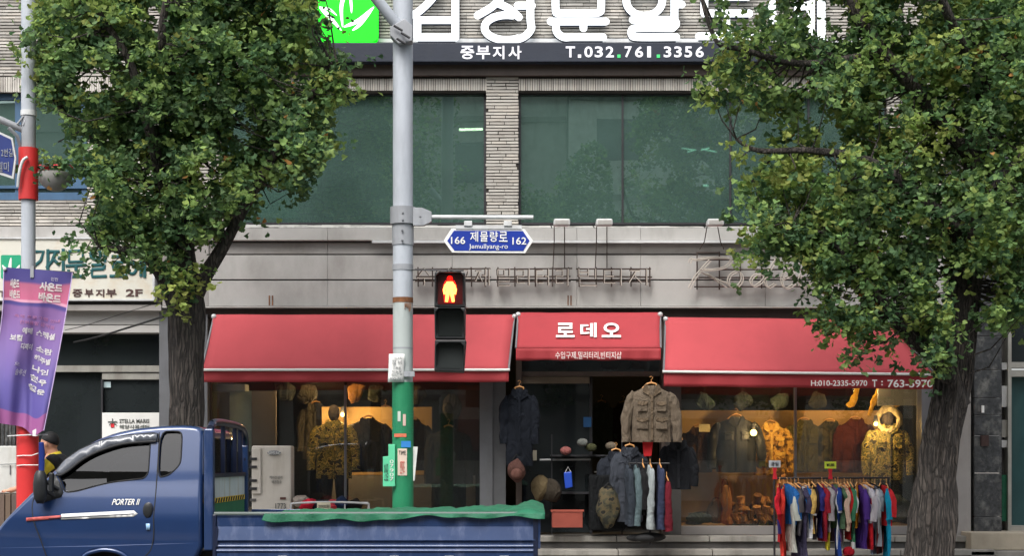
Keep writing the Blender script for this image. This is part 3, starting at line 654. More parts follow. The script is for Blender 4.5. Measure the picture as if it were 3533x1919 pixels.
RO = [[(2378,908),(2385,894),(2400,897),(2440,891),(2500,890),(2522,898),(2505,920),(2470,930),(2418,932)],[(2450,898),(2425,925),(2400,955),(2378,995)],[(2418,938),(2450,955),(2480,975),(2505,992)],[(2440,945),(2470,962),(2500,975),(2520,985)],
 [(2545,935),(2520,950),(2512,975),(2525,992),(2545,988),(2560,965),(2555,942),(2540,935)],[(2635,948),(2605,950),(2590,970),(2600,988),(2625,975),(2650,940),(2685,885)],[(2650,940),(2640,970),(2650,992),(2675,980)],[(2700,965),(2735,945),(2740,925),(2718,928),(2700,950),(2698,980),(2715,995),(2745,978)],[(2790,932),(2765,945),(2758,975),(2772,992),(2795,980),(2812,955),(2800,935),(2790,932)]]
for s in RO:
    for off in (-3,4): MB().tube(smoothline([P(a+off,b+off*.6,19.50) for a, b in s],5), .0085, 6).build('neon_tube', K['neon'], g, smooth=60)
# ---------------------------------------------------------------- across the street (seen mirrored in the glass)
def far_house(x0, x1, y, h, rgb, label, st):
    b = empty('opposite_building', ((x0+x1)/2, y, .15), label, 'building')
    m_ = mat('render_%d' % int(x0), rgb, .9, dirt=(90,86,80), da=.4)
    MB().box(x0,x1,y-6,y,.15,h).build('wall', m_, b)
    z = 1.6
    while z < h-2:
        x = x0+1
        while x < x1-2:
            MB().box(x,x+1.6,y+.001,y+.03,z,z+1.5).build('window', K['greymetal'], b); x += 2.7
        MB().box(x0,x1,y,y+.12,z+2.2,z+2.4).build('ledge', K['concrete'], b); z += st
far_house(-42,-8.6,-34,14.5,(150,146,138),'dull grey block across the street mirrored in the left windows',3.2)
far_house(-8.5,2,-35,17,(196,192,184),'pale block across the street mirrored in the middle windows',3.4)
far_house(2.04,16,-34,19,(226,224,214),'tall light block across the street mirrored in the right windows',3.6)
far_house(16.5,44,-33,14,(105,100,96),'low brownish block across the street at the far right',3.1)

# ---------------------------------------------------------------- trees
def fan():      # folded ginkgo leaf, stem at the origin, blade along +y
    return np.array([(0,0,0),(-.20,.32,.04),(-.43,.56,.13),(-.47,.76,.16),(-.28,.93,.05),(0,.82,-.05),(.25,.95,.04),(.48,.78,.13),(.45,.58,.15),(.21,.33,.05)]), [(0,1,2,3),(0,3,4,5),(0,5,6,7),(0,7,8,9)]
FV, FF = fan()
GREENS = [(82,112,76),(96,126,80),(112,142,86),(128,156,92),(72,102,70),(88,116,80),(144,170,100),(104,128,88)]
YELS = [(158,178,84),(172,184,90),(186,184,90),(190,140,84)]
def inpoly(x, y, poly):
    c = np.zeros(len(x), bool); n = len(poly); j = n-1
    for i in range(n):
        xi, yi = poly[i]; xj, yj = poly[j]
        with np.errstate(divide='ignore', invalid='ignore'):
            m = ((yi > y) != (yj > y)) & (x < (xj-xi)*(y-yi)/((yj-yi) if yj != yi else 1e-9)+xi)
        c ^= m; j = i
    return c
def rotmats(n, rg, droop=.55):
    """leaf frames: blade points outward and down by a random amount"""
    az = rg.uniform(0, 2*math.pi, n); el = rg.normal(-droop, .55, n); ro = rg.normal(0, .7, n)
    y = np.stack([np.cos(az)*np.cos(el), np.sin(az)*np.cos(el), np.sin(el)], 1)
    up = np.array([0,0,1.0]); x = np.cross(y, up); x /= np.linalg.norm(x, axis=1)[:,None]+1e-9; z = np.cross(x, y)
    c, s = np.cos(ro)[:,None], np.sin(ro)[:,None]
    x2 = x*c + z*s; z2 = -x*s + z*c
    return np.stack([x2, y, z2], 2)
def leafmesh(name, pos, mats, size, cols):
    n = len(pos); V = np.einsum('nij,kj->nki', mats, FV)*size[:,None,None] + pos[:,None,:]
    k = len(FV); V = V.reshape(-1,3); me = bpy.data.meshes.new(name)
    me.vertices.add(len(V)); me.vertices.foreach_set('co', V.ravel().astype(np.float32))
    li = np.concatenate([np.array(f) for f in FF]); tot = np.array([len(f) for f in FF])
    L = (li[None,:] + (np.arange(n)*k)[:,None]).ravel(); T = np.tile(tot, n); S = np.concatenate([[0], np.cumsum(T)[:-1]])
    me.loops.add(len(L)); me.loops.foreach_set('vertex_index', L.astype(np.int32))
    me.polygons.add(len(T)); me.polygons.foreach_set('loop_start', S.astype(np.int32)); me.polygons.foreach_set('loop_total', T.astype(np.int32))
    me.update(calc_edges=True)
    a = me.color_attributes.new('tint', 'FLOAT_COLOR', 'POINT')
    C = np.repeat(np.concatenate([cols, np.ones((n,1))], 1), k, 0); a.data.foreach_set('color', C.ravel().astype(np.float32))
    me.materials.append(K['leaf']); return me
def tree_crown(root, poly, holes, d0, dd, ncl, seed, cat, extra=(), yel=.12, drest=None, wood=None, boost=1.0):
    rg = np.random.default_rng(seed)
    xs = np.array([p[0] for p in poly]); ys = np.array([p[1] for p in poly])
    C = []
    while len(C) < ncl:
        x = rg.uniform(xs.min(), xs.max()); y = rg.uniform(ys.min(), ys.max())
        if y < -120 and rg.random() < .6: continue
        if inpoly(np.array([x]), np.array([y]), poly)[0]:
            if any(inpoly(np.array([x]), np.array([y]), h)[0] for h in holes) and rg.random() < .93: continue
            C.append((x, y, d0 + rg.uniform(-dd, dd)*rg.uniform(.3,1), 1.0))
    C = C + [(a, b, c, .55) for a, b, c in extra]
    pos = []; col = []; anchors = []; free = []
    gl = np.array([lin(c) for c in GREENS]); yl = np.array([lin(c) for c in YELS])
    for (x, y, d, sc) in C:
        c = np.array(P(x, y, d)); nt_ = int(rg.integers(14, 23)*sc*boost); anchors.append(c)
        tone = rg.uniform(.82,1.22); isy = rg.random() < yel
        for _ in range(nt_):
            q = c + rg.normal(0, [.15,.17,.11])*(.6+.4*sc); m = int(rg.integers(5, 10))
            pos.append(q + rg.normal(0, .028, (m,3))); free.append(np.full(m, sc < 1))
            base = gl[rg.integers(0, len(gl))]*tone
            cc = np.tile(base, (m,1))*rg.uniform(.8,1.25,(m,1))
            if isy or rg.random() < .07: cc = cc*.55 + yl[rg.integers(0,3)]*.45
            if rg.random() < .008*(2 if isy else 1): cc[:2] = yl[3]
            col.append(cc)
    pos = np.concatenate(pos); col = np.concatenate(col); free = np.concatenate(free); n = len(pos)
    # keep outline and holes honest
    d = pos[:,1]+20; px = pos[:,0]*F/d+CX; py = HY-(pos[:,2]-EYE)*F/d
    keep = np.ones(n, bool)
    for h in holes: keep &= ~(inpoly(px, py, h) & (rg.random(n) < .9))
    keep &= inpoly(px, py, poly) | free | (rg.random(n) < .10)
    M = rotmats(n, rg); size = rg.uniform(.046, .080, n)
    off = np.array(wloc(root)); pos = pos - off
    pos, col, M, size, px, py, d = pos[keep], col[keep], M[keep], size[keep], px[keep], py[keep], d[keep]
    infr = (px > 5) & (px < 3528) & (py > 5) & (py < 1900)
    order = np.argsort(np.where(infr, d - size*30, 1e9))[:290]
    mask = np.ones(len(pos), bool); mask[order] = False
    cr = bpy.data.objects.new('crown', leafmesh('crown', pos[mask], M[mask], size[mask], col[mask])); COL.objects.link(cr); cr.parent = root; cr['kind'] = 'stuff'
    protos = [leafmesh('leaf', np.zeros((1,3)), np.eye(3)[None], np.ones(1), col[order[i:i+1]]) for i in range(0, 240, 30)]
    for k, i in enumerate(order):
        o = bpy.data.objects.new('leaf', protos[k % len(protos)]); COL.objects.link(o); o.parent = root
        o.matrix_local = Matrix.Translation(Vector(pos[i])) @ Matrix([list(r_) for r_ in M[i]]).to_4x4() @ Matrix.Scale(float(size[i]), 4)
    # twigs from the limbs to the leaf clumps
    if wood:
        W_ = [Vector(w) for w in wood]; tw = MB()
        for a in anchors:
            a = Vector(a); b = min(W_, key=lambda q: (q-a).length + max(0, q.z-a.z)*.6)
            if (a-b).length > 1.5: continue
            mid = (a+b)/2 + Vector((rg.normal(0,.08), rg.normal(0,.08), -.05+rg.normal(0,.06)))
            L_ = (a-b).length
            tw.tube([b, mid, a], [.007+.005*L_, .005+.003*L_, .003], 5)
        tw.build('twigs', K['bark'], root, smooth=60)['kind'] = 'stuff'
    return n
def limb(pts, name, root, seg=20, rough=.10, m='bark'):
    """pts: (px, py, d, radius px)"""
    ns_ = 26 if seg > 40 else 10; q = smoothline([P(a,b,c) for a, b, c, r in pts], ns_); rr = smoothline([(r*c/F,0,0) for a,b,c,r in pts], ns_)
    rings = []; n = len(q)
    for i, p in enumerate(q):
        t = (q[min(i+1,n-1)]-q[max(i-1,0)]).normalized(); a = t.cross(Vector((0,1,0))).normalized(); b = a.cross(t).normalized(); r = rr[i].x
        ring = []
        for k in range(seg):
            an = 2*math.pi*k/seg; dv = a*math.cos(an)+b*math.sin(an)
            w = noise.noise(Vector((math.cos(an)*2.2, math.sin(an)*2.2, p.z*.8+pts[0][0])))*.13 + abs(noise.noise(Vector((math.cos(an)*5.5, math.sin(an)*5.5, p.z*1.3+pts[0][0]))))*rough*1.9 - rough*.4 + noise.noise(Vector((math.cos(an)*12, math.sin(an)*12, p.z*3.5)))*rough*.5
            ring.append(p + dv*r*(1+w))
        rings.append(ring)
    return MB().loft(rings).build(name, K[m], root, smooth=80)
def woodpts(pts):
    return smoothline([P(a,b,c) for a, b, c, r in pts], 5)
TD = 15.6
lt = empty('ginkgo_tree', P(645,2018,TD), 'street tree with straight dark trunk and broad crown, left of the signal pole', 'tree')
LTRUNK = [(640,2040,TD,72),(645,1900,TD,64),(645,1460,TD,58),(642,1200,TD,56),(640,1060,TD,60),(632,960,TD,52),(625,820,TD,42),(632,600,TD,36),(660,380,TD,30),(700,150,TD,26),(740,-150,TD+.2,22),(760,-600,TD+.2,14),(770,-1000,TD,6)]
limb(LTRUNK, 'trunk', lt, 48, .12)
LB = [[(610,1060,TD,30),(560,950,TD-.1,26),(500,880,TD-.3,20),(420,865,TD-.5,14),(340,850,TD-.6,6)],
      [(660,1040,TD,34),(710,950,TD-.05,26),(770,850,TD-.1,22),(840,720,TD-.2,18),(930,560,TD-.3,15),(1040,400,TD-.5,11),(1130,230,TD-.6,7),(1190,210,TD-.6,3)],
      [(628,800,TD,28),(560,620,TD-.3,22),(510,420,TD-.6,18),(440,200,TD-.7,14),(330,20,TD-.7,10),(250,-200,TD-.7,6)],
      [(640,600,TD,26),(760,420,TD+.4,20),(800,200,TD+.7,16),(860,0,TD+.8,12),(920,-250,TD+.8,7)],
      [(600,700,TD,20),(420,560,TD+.3,15),(260,420,TD+.3,10),(140,300,TD+.2,5)],
      [(655,400,TD,20),(560,150,TD-.9,15),(600,-100,TD-1,10)]]
for b in LB: limb(b, 'limb', lt, 14, .1)
LW_ = woodpts(LTRUNK)[25:] + [q for b in LB for q in woodpts(b)]
LPOLY = [(35,150),(90,90),(110,-40),(150,-300),(300,-700),(600,-1000),(950,-900),(1150,-500),(1130,-150),(1085,0),(1090,80),(1130,150),(1195,260),(1180,330),(1130,400),(1160,500),(1120,560),(1070,640),(1030,700),(960,750),(880,770),(790,790),(740,830),(690,830),(650,850),(560,870),(470,880),(400,880),(340,850),(300,780),(330,700),(320,640),(260,590),(210,560),(165,520),(210,440),(200,380),(110,350),(80,290),(70,200)]
LHOLE = [[(820,310),(860,340),(870,480),(820,500),(790,420)],[(255,240),(370,220),(400,300),(300,330)],[(880,630),(1030,660),(1010,745),(900,740)],[(130,390),(215,380),(230,540),(150,520)],[(490,0),(590,20),(570,110),(520,100)],[(800,180),(840,180),(830,260)],[(660,560),(740,560),(720,660)]]
EX = [(600,960,TD-.35),(640,1010,TD-.4),(660,930,TD-.35),(590,900,TD-.4),(620,1040,TD-.4),(480,870,TD-.5),(380,870,TD-.6),(430,900,TD-.5),(540,890,TD-.5),(240,580,TD-.3),(180,560,TD-.3),(330,760,TD-.4),(300,870,TD-.5),(1170,300,TD-.4),(1140,510,TD-.3),(1050,60,TD-.4),(1100,110,TD-.4),(1180,215,TD-.5)]
tree_crown(lt, LPOLY, LHOLE, TD, 1.25, 540, 5, 'l', EX, wood=LW_)
RD = 15.6
rt = empty('ginkgo_tree', P(3210,2018,RD), 'leaning street tree with furrowed trunk at the right, behind the shirt rack', 'tree')
RTRUNK = [(3190,2040,RD,90),(3208,1919,RD,76),(3235,1600,RD,64),(3270,1400,RD,58),(3290,1250,RD,60),(3312,1100,RD,54),(3330,1000,RD,52),(3345,850,RD,48),(3370,600,RD,42),(3400,350,RD,36),(3380,50,RD,30),(3330,-300,RD,24),(3280,-700,RD,16),(3260,-1100,RD,6)]
limb(RTRUNK, 'trunk', rt, 64, .22)
RB = [[(3308,1400,RD,38),(3280,1310,RD-.1,34),(3222,1232,RD-.2,30),(3130,1150,RD-.35,25),(3050,1050,RD-.5,20),(2960,940,RD-.6,15),(2850,820,RD-.7,10),(2740,760,RD-.7,5)],
      [(3345,850,RD,32),(3200,700,RD-.4,24),(3000,560,RD-.6,18),(2800,520,RD-.7,12),(2620,520,RD-.7,9),(2540,480,RD-.6,5)],
      [(3372,560,RD,30),(3150,300,RD-.3,24),(2960,60,RD-.4,20),(2900,-100,RD-.4,16),(2600,-300,RD-.4,8)],
      [(3395,400,RD,26),(3480,150,RD+.4,18),(3600,-100,RD+.6,12)],
      [(3060,180,RD-.3,18),(2780,220,RD-.6,13),(2560,170,RD-.7,10),(2480,150,RD-.7,8),(2440,60,RD-.7,8),(2410,-60,RD-.7,6)],
      [(3350,800,RD,26),(3440,640,RD-.5,18),(3560,500,RD-.7,12),(3700,300,RD-.7,8)],
      [(3385,300,RD,22),(3250,0,RD-.9,15),(3150,-300,RD-1,9)]]
for b in RB: limb(b, 'limb', rt, 16, .12)
RW_ = woodpts(RTRUNK)[30:] + [q for b in RB for q in woodpts(b)]
RPOLY = [(2425,-200),(2500,-600),(2900,-1000),(3400,-1100),(3900,-800),(4100,-200),(4050,500),(3800,900),(3560,1130),(3450,1150),(3400,1060),(3440,900),(3350,930),(3240,960),(3290,1090),(3310,1200),(3240,1260),(3200,1250),(3160,1165),(3070,1150),(3040,1120),(2990,1190),(2940,1180),(2930,1110),(2860,1060),(2830,1000),(2790,930),(2740,880),(2690,850),(2640,820),(2580,760),(2550,700),(2555,640),(2620,560),(2660,480),(2640,400),(2560,340),(2520,300),(2455,280),(2470,190),(2500,120),(2470,40)]
RHOLE = [[(2780,1288),(3226,1288),(3226,1352),(2780,1352)],[(2880,0),(2935,0),(2930,130),(2900,150),(2870,80)],[(2660,200),(2800,200),(2800,300),(2700,300)],[(2760,330),(2830,330),(2850,420),(2780,440)],[(3040,330),(3110,320),(3110,380),(3050,400)],[(3220,840),(3270,880),(3262,1060),(3225,1050)],[(2830,450),(2900,440),(2900,560),(2840,620)],[(3100,0),(3180,0),(3170,90),(3120,80)],[(2500,-90),(2620,-90),(2620,60),(2520,100)],[(2770,-80),(2870,-80),(2860,120),(2790,130)],[(2860,960),(2960,990),(2990,1060),(2900,1050)],[(3270,930),(3440,960),(3430,1060),(3290,1030)]]
EX = [(2960,1190,RD-.5),(2950,1220,RD-.5),(2930,1100,RD-.5),(3080,1160,RD-.5),(3200,1260,RD-.4),(3230,1290,RD-.4),(3260,1200,RD-.4),(3240,1130,RD-.4),(3300,960,RD-.4),(3320,930,RD-.4),(3450,820,RD-.5),(3490,1080,RD-.5),(2560,560,RD-.6),(2600,640,RD-.6),(2550,700,RD-.6),(2440,270,RD-.6),(2470,240,RD-.6),(2500,340,RD-.6),(2470,-20,RD-.6),(2455,320,RD-.6),(3180,1230,RD-.5)]
rx_ = random.Random(5)
EX += [(rx_.uniform(2860,3240), rx_.uniform(940,1130), RD-rx_.uniform(.3,.9)) for _ in range(34)] + [(rx_.uniform(2560,2900), rx_.uniform(560,900), RD-rx_.uniform(.2,.9)) for _ in range(30)] + [(rx_.uniform(3380,3540), rx_.uniform(500,1100), RD-rx_.uniform(.2,.9)) for _ in range(24)]
tree_crown(rt, RPOLY, RHOLE, RD, 1.3, 720, 9, 'r', EX, yel=.22, wood=RW_)
def simple_tree(x, y, h, r, label, seed):
    t = empty('ginkgo_tree', (x,y,.12), label, 'tree', 'trees across the street'); rg = np.random.default_rng(seed)
    MB().tube([(x,y,.12),(x+.1,y,h*.4),(x,y+.1,h*.8)], [.2,.15,.05], 12).build('trunk', K['bark'], t)
    n = 16000; v = rg.normal(0,1,(n,3)); v /= np.linalg.norm(v,axis=1)[:,None]; v *= rg.uniform(.35,1,(n,1))**.5
    lump = 1+.3*np.sin(v[:,0:1]*5+seed)*np.sin(v[:,2:3]*6)
    p = v*lump*np.array([r,r,h*.33]) + np.array([0,0,h*.62])
    o = bpy.data.objects.new('crown', leafmesh('crown', p, rotmats(n, rg), rg.uniform(.09,.17,n), np.array([lin(GREENS[i]) for i in rg.integers(0,8,n)]))); COL.objects.link(o); o.parent = t; o['kind'] = 'stuff'
for x, y, h, r, lb, s in ((-15.5,-29,9.5,3.0,'bushy tree across the street mirrored in the far left windows',1),(-4.4,-28,14.2,3.2,'dense tree across the street mirrored beside the brick pier',2),(1.8,-28,11.8,2.0,'narrow tree across the street mirrored right of the brick pier',3),(12.5,-29,11,2.6,'bushy tree across the street mirrored behind the right street tree',4)): simple_tree(x,y,h,r,lb,s)
# ---------------------------------------------------------------- signal pole
PD = 15.0
sp_ = empty('signal_pole', P(1390,2041,PD), 'tall grey signal pole wrapped in green below with stickers and a rusty ring', 'pole')
def cyl(px, t, u, rpx, m, name, root, d=PD, seg=32):
    return MB().tube([P(px,u,d),P(px,t,d)], rpx*d/F, seg).build(name, m, root, smooth=40)
cyl(1390,-1500,1032,34.5,K['polegrey'],'shaft',sp_); cyl(1390,1046,1320,34.5,mat('pole_paint_green',(174,182,180),.5,var=.05,bump=.2,dirt=(120,124,120),da=.4,dsc=(6,6,1.2)),'shaft',sp_)
cyl(1390,1028,1046,35.5,K['rust'],'rust_ring',sp_)
for i in range(8): MB().pbox(1396+i*3,1398+i*3,1046,1052+random.Random(i).randint(4,28),PD-.104+.0004*(i*i*.25),.004).build('rust_streak', K['rust'], sp_)
cyl(1390,1320,2041,36.5,K['greenwrap'],'wrap',sp_)
st_ = MB()
for j in range(18):
    for k in range(13):
        an = R(-80+160*k/12); rr = 36.5*PD/F; p = P(1390,1330+j*11,PD)
        st_.ball((p.x+math.sin(an)*rr, p.y-math.cos(an)*rr, p.z), (.006,.006,.004), 5, 3)
st_.build('wrap_studs', K['greenwrap'], sp_)['kind'] = 'stuff'
cyl(1390,716,775,44,K['clampgrey'],'collar',sp_); cyl(1390,777,847,37.5,K['clampgrey'],'collar',sp_)
MB().pprism([(1425,716),(1455,716),(1489,730),(1489,765),(1462,778),(1425,778)],PD-.08,.06).build('gusset', K['clampgrey'], sp_, bevel=.004)
for px, py in ((1390,735),(1390,760),(1450,748),(1388,795),(1388,830)): MB().ball(P(px,py,PD-.125),.012,8,5).build('bolt', K['greymetal'], sp_)
MB().tube([P(1486,749,PD-.05),P(1840,750,PD-.05)],.021,16).build('sign_arm', K['whitemetal'], sp_, smooth=40)
cyl(1390,914,934,36.5,K['clampgrey'],'band',sp_)
MB().tube([P(1420,931,PD-.05),P(1600,934,PD-.05)],.008,8).build('signal_arm', K['darkframe'], sp_)
MB().tube([P(1280,-30,PD-.25),P(1395,118,PD-.1)],.055,14).build('mast_arm', K['polegrey'], sp_, smooth=40)
MB().pprism([(1345,92),(1395,62),(1424,88),(1422,140),(1375,150),(1345,120)],PD-.20,.14).build('clamp', K['clampgrey'], sp_, bevel=.008)
for px, py in ((1375,95),(1400,120),(1385,140)): MB().tube([P(px-16,py-8,PD-.24),P(px+14,py+10,PD-.24)],.012,8).build('clamp_bolt', K['darkframe'], sp_)
cyl(1390,1200,1206,35,K['clampgrey'],'band',sp_)
for a,b,t,u,c in ((1384,1417,1523,1545,(40,120,190)),(1372,1404,1549,1642,(205,185,170)),(1372,1382,1420,1455,(190,200,190)),(1390,1400,1430,1470,(200,170,160)),(1360,1402,1497,1509,(206,110,80))):
    MB().pbox(a,b,t,u,PD-.1075,.004).build('sticker', mat('sticker_%d'%t,c,.6), sp_)
text('lettering','안전지도',1380,1396,1590,1636,PD-.110,mat('red_print',(190,70,60)),sp_,0)
text('lettering','TIME',1376,1400,1556,1570,PD-.110,K['darkframe'],sp_,0)
for px in (1393,1412): MB().pbox(px,px+18,1282,1300,PD-.125,.03).build('buckle', K['clampgrey'], sp_)
# blue street name sign
ss = empty('street_name_sign', P(1686,830,PD), 'blue hexagonal street name sign hanging from the grey arm, numbers 166 and 162', 'street sign')
hexo = [(1530,831),(1558,788),(1810,790),(1840,831),(1812,874),(1560,872)]; hexi = [(1543,831),(1566,796),(1804,797),(1827,831),(1805,866),(1568,865)]
MB().pprism(hexo,PD-.05,.02).build('border', K['white'], ss, bevel=.003); MB().pprism(hexi,PD-.054,.008).build('plate', K['blueSign'], ss)
MB().pbox(1572,1800,777,790,PD-.06,.03).build('hanger_rail', K['whitemetal'], ss)
for px in (1615,1752): MB().pbox(px-14,px+14,762,780,PD-.075,.05).build('hanger_clip', K['whitemetal'], ss, bevel=.006)
text('lettering','166',1556,1605,817,842,PD-.057,K['white'],ss,.01); text('lettering','162',1768,1816,819,844,PD-.057,K['white'],ss,.01)
for ch, a, b in zip('제물량로',(1622,1656,1690,1722),(1650,1684,1718,1751)): text('lettering',ch,a,b,799,834,PD-.057,K['white'],ss,.01)
text('lettering','Jemullyang-ro',1618,1752,842,863,PD-.057,K['white'],ss,.0)
# pedestrian signal
ps = empty('pedestrian_signal', P(1552,1285,PD), 'black pedestrian signal box with a glowing red standing man', 'traffic signal')
d = PD-.1
MB().pprism([(1500,938),(1604,940),(1606,1060),(1498,1058)],d,.22).build('lamp_housing', K['blackplastic'], ps, bevel=.01)
MB().pprism([(1498,1060),(1606,1062),(1604,1170),(1500,1170)],d,.22).build('lamp_housing', K['blackplastic'], ps, bevel=.01)
MB().pprism([(1500,1173),(1608,1173),(1600,1284),(1498,1280)],d,.22).build('timer_housing', K['blackplastic'], ps, bevel=.01)
MB().pprism([(1510,948),(1596,948),(1596,1050),(1510,1050)],d-.006,.01).build('lens', mat('dark_red_lens',(70,16,18),.25,coat=.6), ps)
MB().pprism([(1510,1072),(1596,1072),(1594,1160),(1512,1160)],d-.006,.01).build('lens', mat('dark_lens',(30,34,34),.25,coat=.4), ps)
MB().pprism([(1514,1190),(1594,1190),(1590,1272),(1512,1270)],d-.006,.01).build('timer_face', mat('dark_lens2',(38,42,42),.35), ps)
def visor(t, u, x0, x1, out, nm):
    m = MB(); th = .008
    a = P(x0,t,d); b = P(x1,t,d); lo = P(x0,u,d); w = .02
    pr = [(a.x,lo.z),(a.x,a.z-.03),(a.x+.03,a.z),(b.x-.03,a.z),(b.x,a.z-.03),(b.x,lo.z)]
    outer = [Vector((x, a.y, z)) for x, z in pr]; tip = [Vector((x, a.y-out*(1 if 0<i<5 else .15), z)) for i, (x, z) in enumerate(pr)]
    m.loft([outer, tip], caps=False, closed=False); o = m.build(nm, K['blackplastic'], ps, fix=False); s = o.modifiers.new('t','SOLIDIFY'); s.thickness = th; return o
visor(944,1040,1506,1600,.10,'visor'); visor(1068,1150,1506,1600,.14,'visor'); visor(1184,1262,1506,1600,.10,'visor')
man = MB(); mp = lambda a,b: P(a,b,d-.012)
man.ball(mp(1552,962),.023,12,8); man.tube([mp(1552,972),mp(1552,985),mp(1552,1005)],[.03,.052,.036],12,.15)
man.tube([mp(1538,982),mp(1532,1000),mp(1535,1016)],.012,8,.3); man.tube([mp(1566,982),mp(1572,1000),mp(1569,1016)],.012,8,.3)
man.tube([mp(1546,1003),mp(1543,1025),mp(1540,1042)],[.022,.017,.014],8,.3); man.tube([mp(1558,1003),mp(1561,1025),mp(1564,1042)],[.022,.017,.014],8,.3)
man.build('red_man', emat('red_man_lit',(255,120,50),5), ps, smooth=60)
gm = MB(); gm.ball(mp(1552,962),.030,12,8); gm.tube([mp(1552,968),mp(1552,985),mp(1550,1044)],[.045,.066,.05],12,.1)
for i in range(len(gm.v)): gm.v[i] = (gm.v[i][0], gm.v[i][1]+.006, gm.v[i][2])
gm.build('red_backing', emat('red_backing_lit',(235,20,12),1.4), ps, smooth=60)
# poster and plates tied to the pole
po = empty('poster', P(1368,1270,PD-.12), 'white paper notice taped to the signal pole above the green wrap', 'poster')
m = MB(); vs = []; 
for j in range(6):
    for i in range(5): p = P(1342+i*13.5-(j*.8), 1222+j*19.5, PD-.125); vs.append((p.x, p.y+.008*math.sin(i*1.3+j*.7), p.z))
m.add(vs, [(j*5+i,j*5+i+1,j*5+i+6,j*5+i+5) for j in range(5) for i in range(4)]); o = m.build('sheet', K['white'], po, smooth=60); s = o.modifiers.new('t','SOLIDIFY'); s.thickness = .002
GP = mat('grey_ink',(90,92,98))
for s, a, b, t, u in (('긴급구인',1350,1388,1229,1238),('경 비',1352,1386,1244,1258),('미화원',1355,1383,1264,1272),('모집중',1352,1386,1278,1285),('문의전화',1350,1388,1290,1296),('032-761',1346,1388,1304,1312)): text('lettering',s,a,b,t,u,PD-.14,GP,po,0)
gp = empty('number_plate', P(1343,1605,PD-.1), 'mint green notched plate with numbers hanging left of the green pole', 'sign')
MB().pprism([(1340,1534),(1363,1534),(1363,1680),(1321,1680),(1321,1577),(1340,1575)],PD-.11,.02).build('plate', mat('mint_plate',(92,196,150),.5), gp, bevel=.003)
text('lettering','안심길',1325,1339,1600,1660,PD-.114,mat('ink_dark',(40,50,60)),gp,0)
for i, ch in enumerate('07907'): text('lettering',ch,1345,1358,1588+i*15,1600+i*15,PD-.114,K['white'],gp,0)
wp = empty('flat_strip', P(1432,1600,PD), 'narrow white plate edge sticking out right of the green pole', 'sign')
MB().pprism([(1424,1542),(1441,1543),(1430,1660),(1421,1662)],PD-.02,.02).build('plate', K['white'], wp)
# ---------------------------------------------------------------- left pole
QD = 15.3
lp = empty('lamp_post', P(97,2030,QD), 'grey street pole with red wraps at the left edge carrying a purple banner', 'pole')
cyl(99,-1500,395,25,K['polegrey'],'shaft',lp,QD); cyl(99,395,512,24,K['clampgrey'],'bracket_sleeve',lp,QD); cyl(98,690,1300,24,K['polegrey'],'shaft',lp,QD)
cyl(98,512,690,33,K['redwrap'],'red_sleeve',lp,QD); cyl(95,1300,2030,37,K['redwrap'],'red_sleeve',lp,QD)
MB().tube(smoothline([P(95,542,QD-.12),P(78,556,QD-.14),P(66,600,QD-.14),P(62,645,QD-.12)],6),.016,10).build('conduit', K['whitemetal'], lp, smooth=60)
MB().tube([P(-80,380,QD-.1),P(0,412,QD-.1),P(82,448,QD)],.035,12).build('sign_arm', K['clampgrey'], lp, smooth=40)
MB().tube([P(82,400,QD-.06),P(60,428,QD-.06)],.012,8).tube([P(96,402,QD-.06),P(80,432,QD-.06)],.012,8).tube([P(70,505,QD),P(60,470,QD-.05),P(30,440,QD-.1)],.018,8).build('brace', K['clampgrey'], lp, smooth=60)
cyl(99,382,400,27,K['whitemetal'],'band',lp,QD)
for y, a, b in ((1556,-0+28,166),(1604,60,135),(1604,60,135)): pass
MB().tube([P(26,1506,QD-.14),P(95,1502,QD-.15),P(164,1501,QD-.1)],.007,6).build('banner_rod', K['whitemetal'], lp)
for yy in (1573,1606): MB().tube([P(58,yy+2,QD-.1),P(80,yy,QD-.125),P(110,yy,QD-.125),P(132,yy+(-8 if yy==1573 else 0),QD-.1)],.005,6).build('tie_cord', K['white'], lp)
bs = empty('road_sign', P(20,530,QD-.1), 'cropped dark blue road sign on the arm of the left pole', 'street sign')
MB().pprism([(-170,400),(0,455),(43,475),(55,545),(46,617),(0,602),(-170,560)],QD-.16,.02).build('border', K['whitemetal'], bs); MB().pprism([(-170,408),(0,463),(38,481),(49,545),(40,606),(0,592),(-170,552)],QD-.164,.02).build('plate', K['navySign'], bs)
text('lettering','2번길',4,44,512,540,QD-.168,K['clampgrey'],bs,0); text('lettering','월미',-10,30,558,592,QD-.168,K['clampgrey'],bs,0)
fb_ = empty('flower_basket', P(190,600,QD), 'grey bowl planter with red flowers beside the red pole sleeve', 'planter')
rings = []
for k in range(8):
    t = k/7*math.pi/2; rr = 57*math.cos(t)*QD/F+.004; z = -62*math.sin(t)*QD/F; p = P(190,598,QD-.05); rings.append([(p.x+rr*math.cos(2*math.pi*i/24), p.y+rr*math.sin(2*math.pi*i/24), p.z+z) for i in range(24)])
MB().loft(rings).build('bowl', mat('stone_bowl',(150,148,144),.8), fb_, smooth=60)
rgf = random.Random(2); fl1 = MB(); fl2 = MB()
for i in range(70):
    a = rgf.uniform(0,6.28); q = rgf.random()**.5*.17; p = P(190,594,QD-.05); c = (p.x+q*math.cos(a), p.y+q*math.sin(a), p.z+rgf.uniform(-.01,.06))
    (fl1 if i % 2 else fl2).add([(c[0]+.03*math.cos(a+j*1.26)*rgf.uniform(.6,1), c[1]+.03*math.sin(a+j*1.26), c[2]+rgf.uniform(-.02,.02)) for j in range(5)], [(0,1,2,3,4)])
fl1.build('flowers', mat('red_petals',(196,40,60)), fb_, fix=False)['kind']='stuff'; fl2.build('greenery', mat('basket_leaves',(60,90,50)), fb_, fix=False)['kind']='stuff'
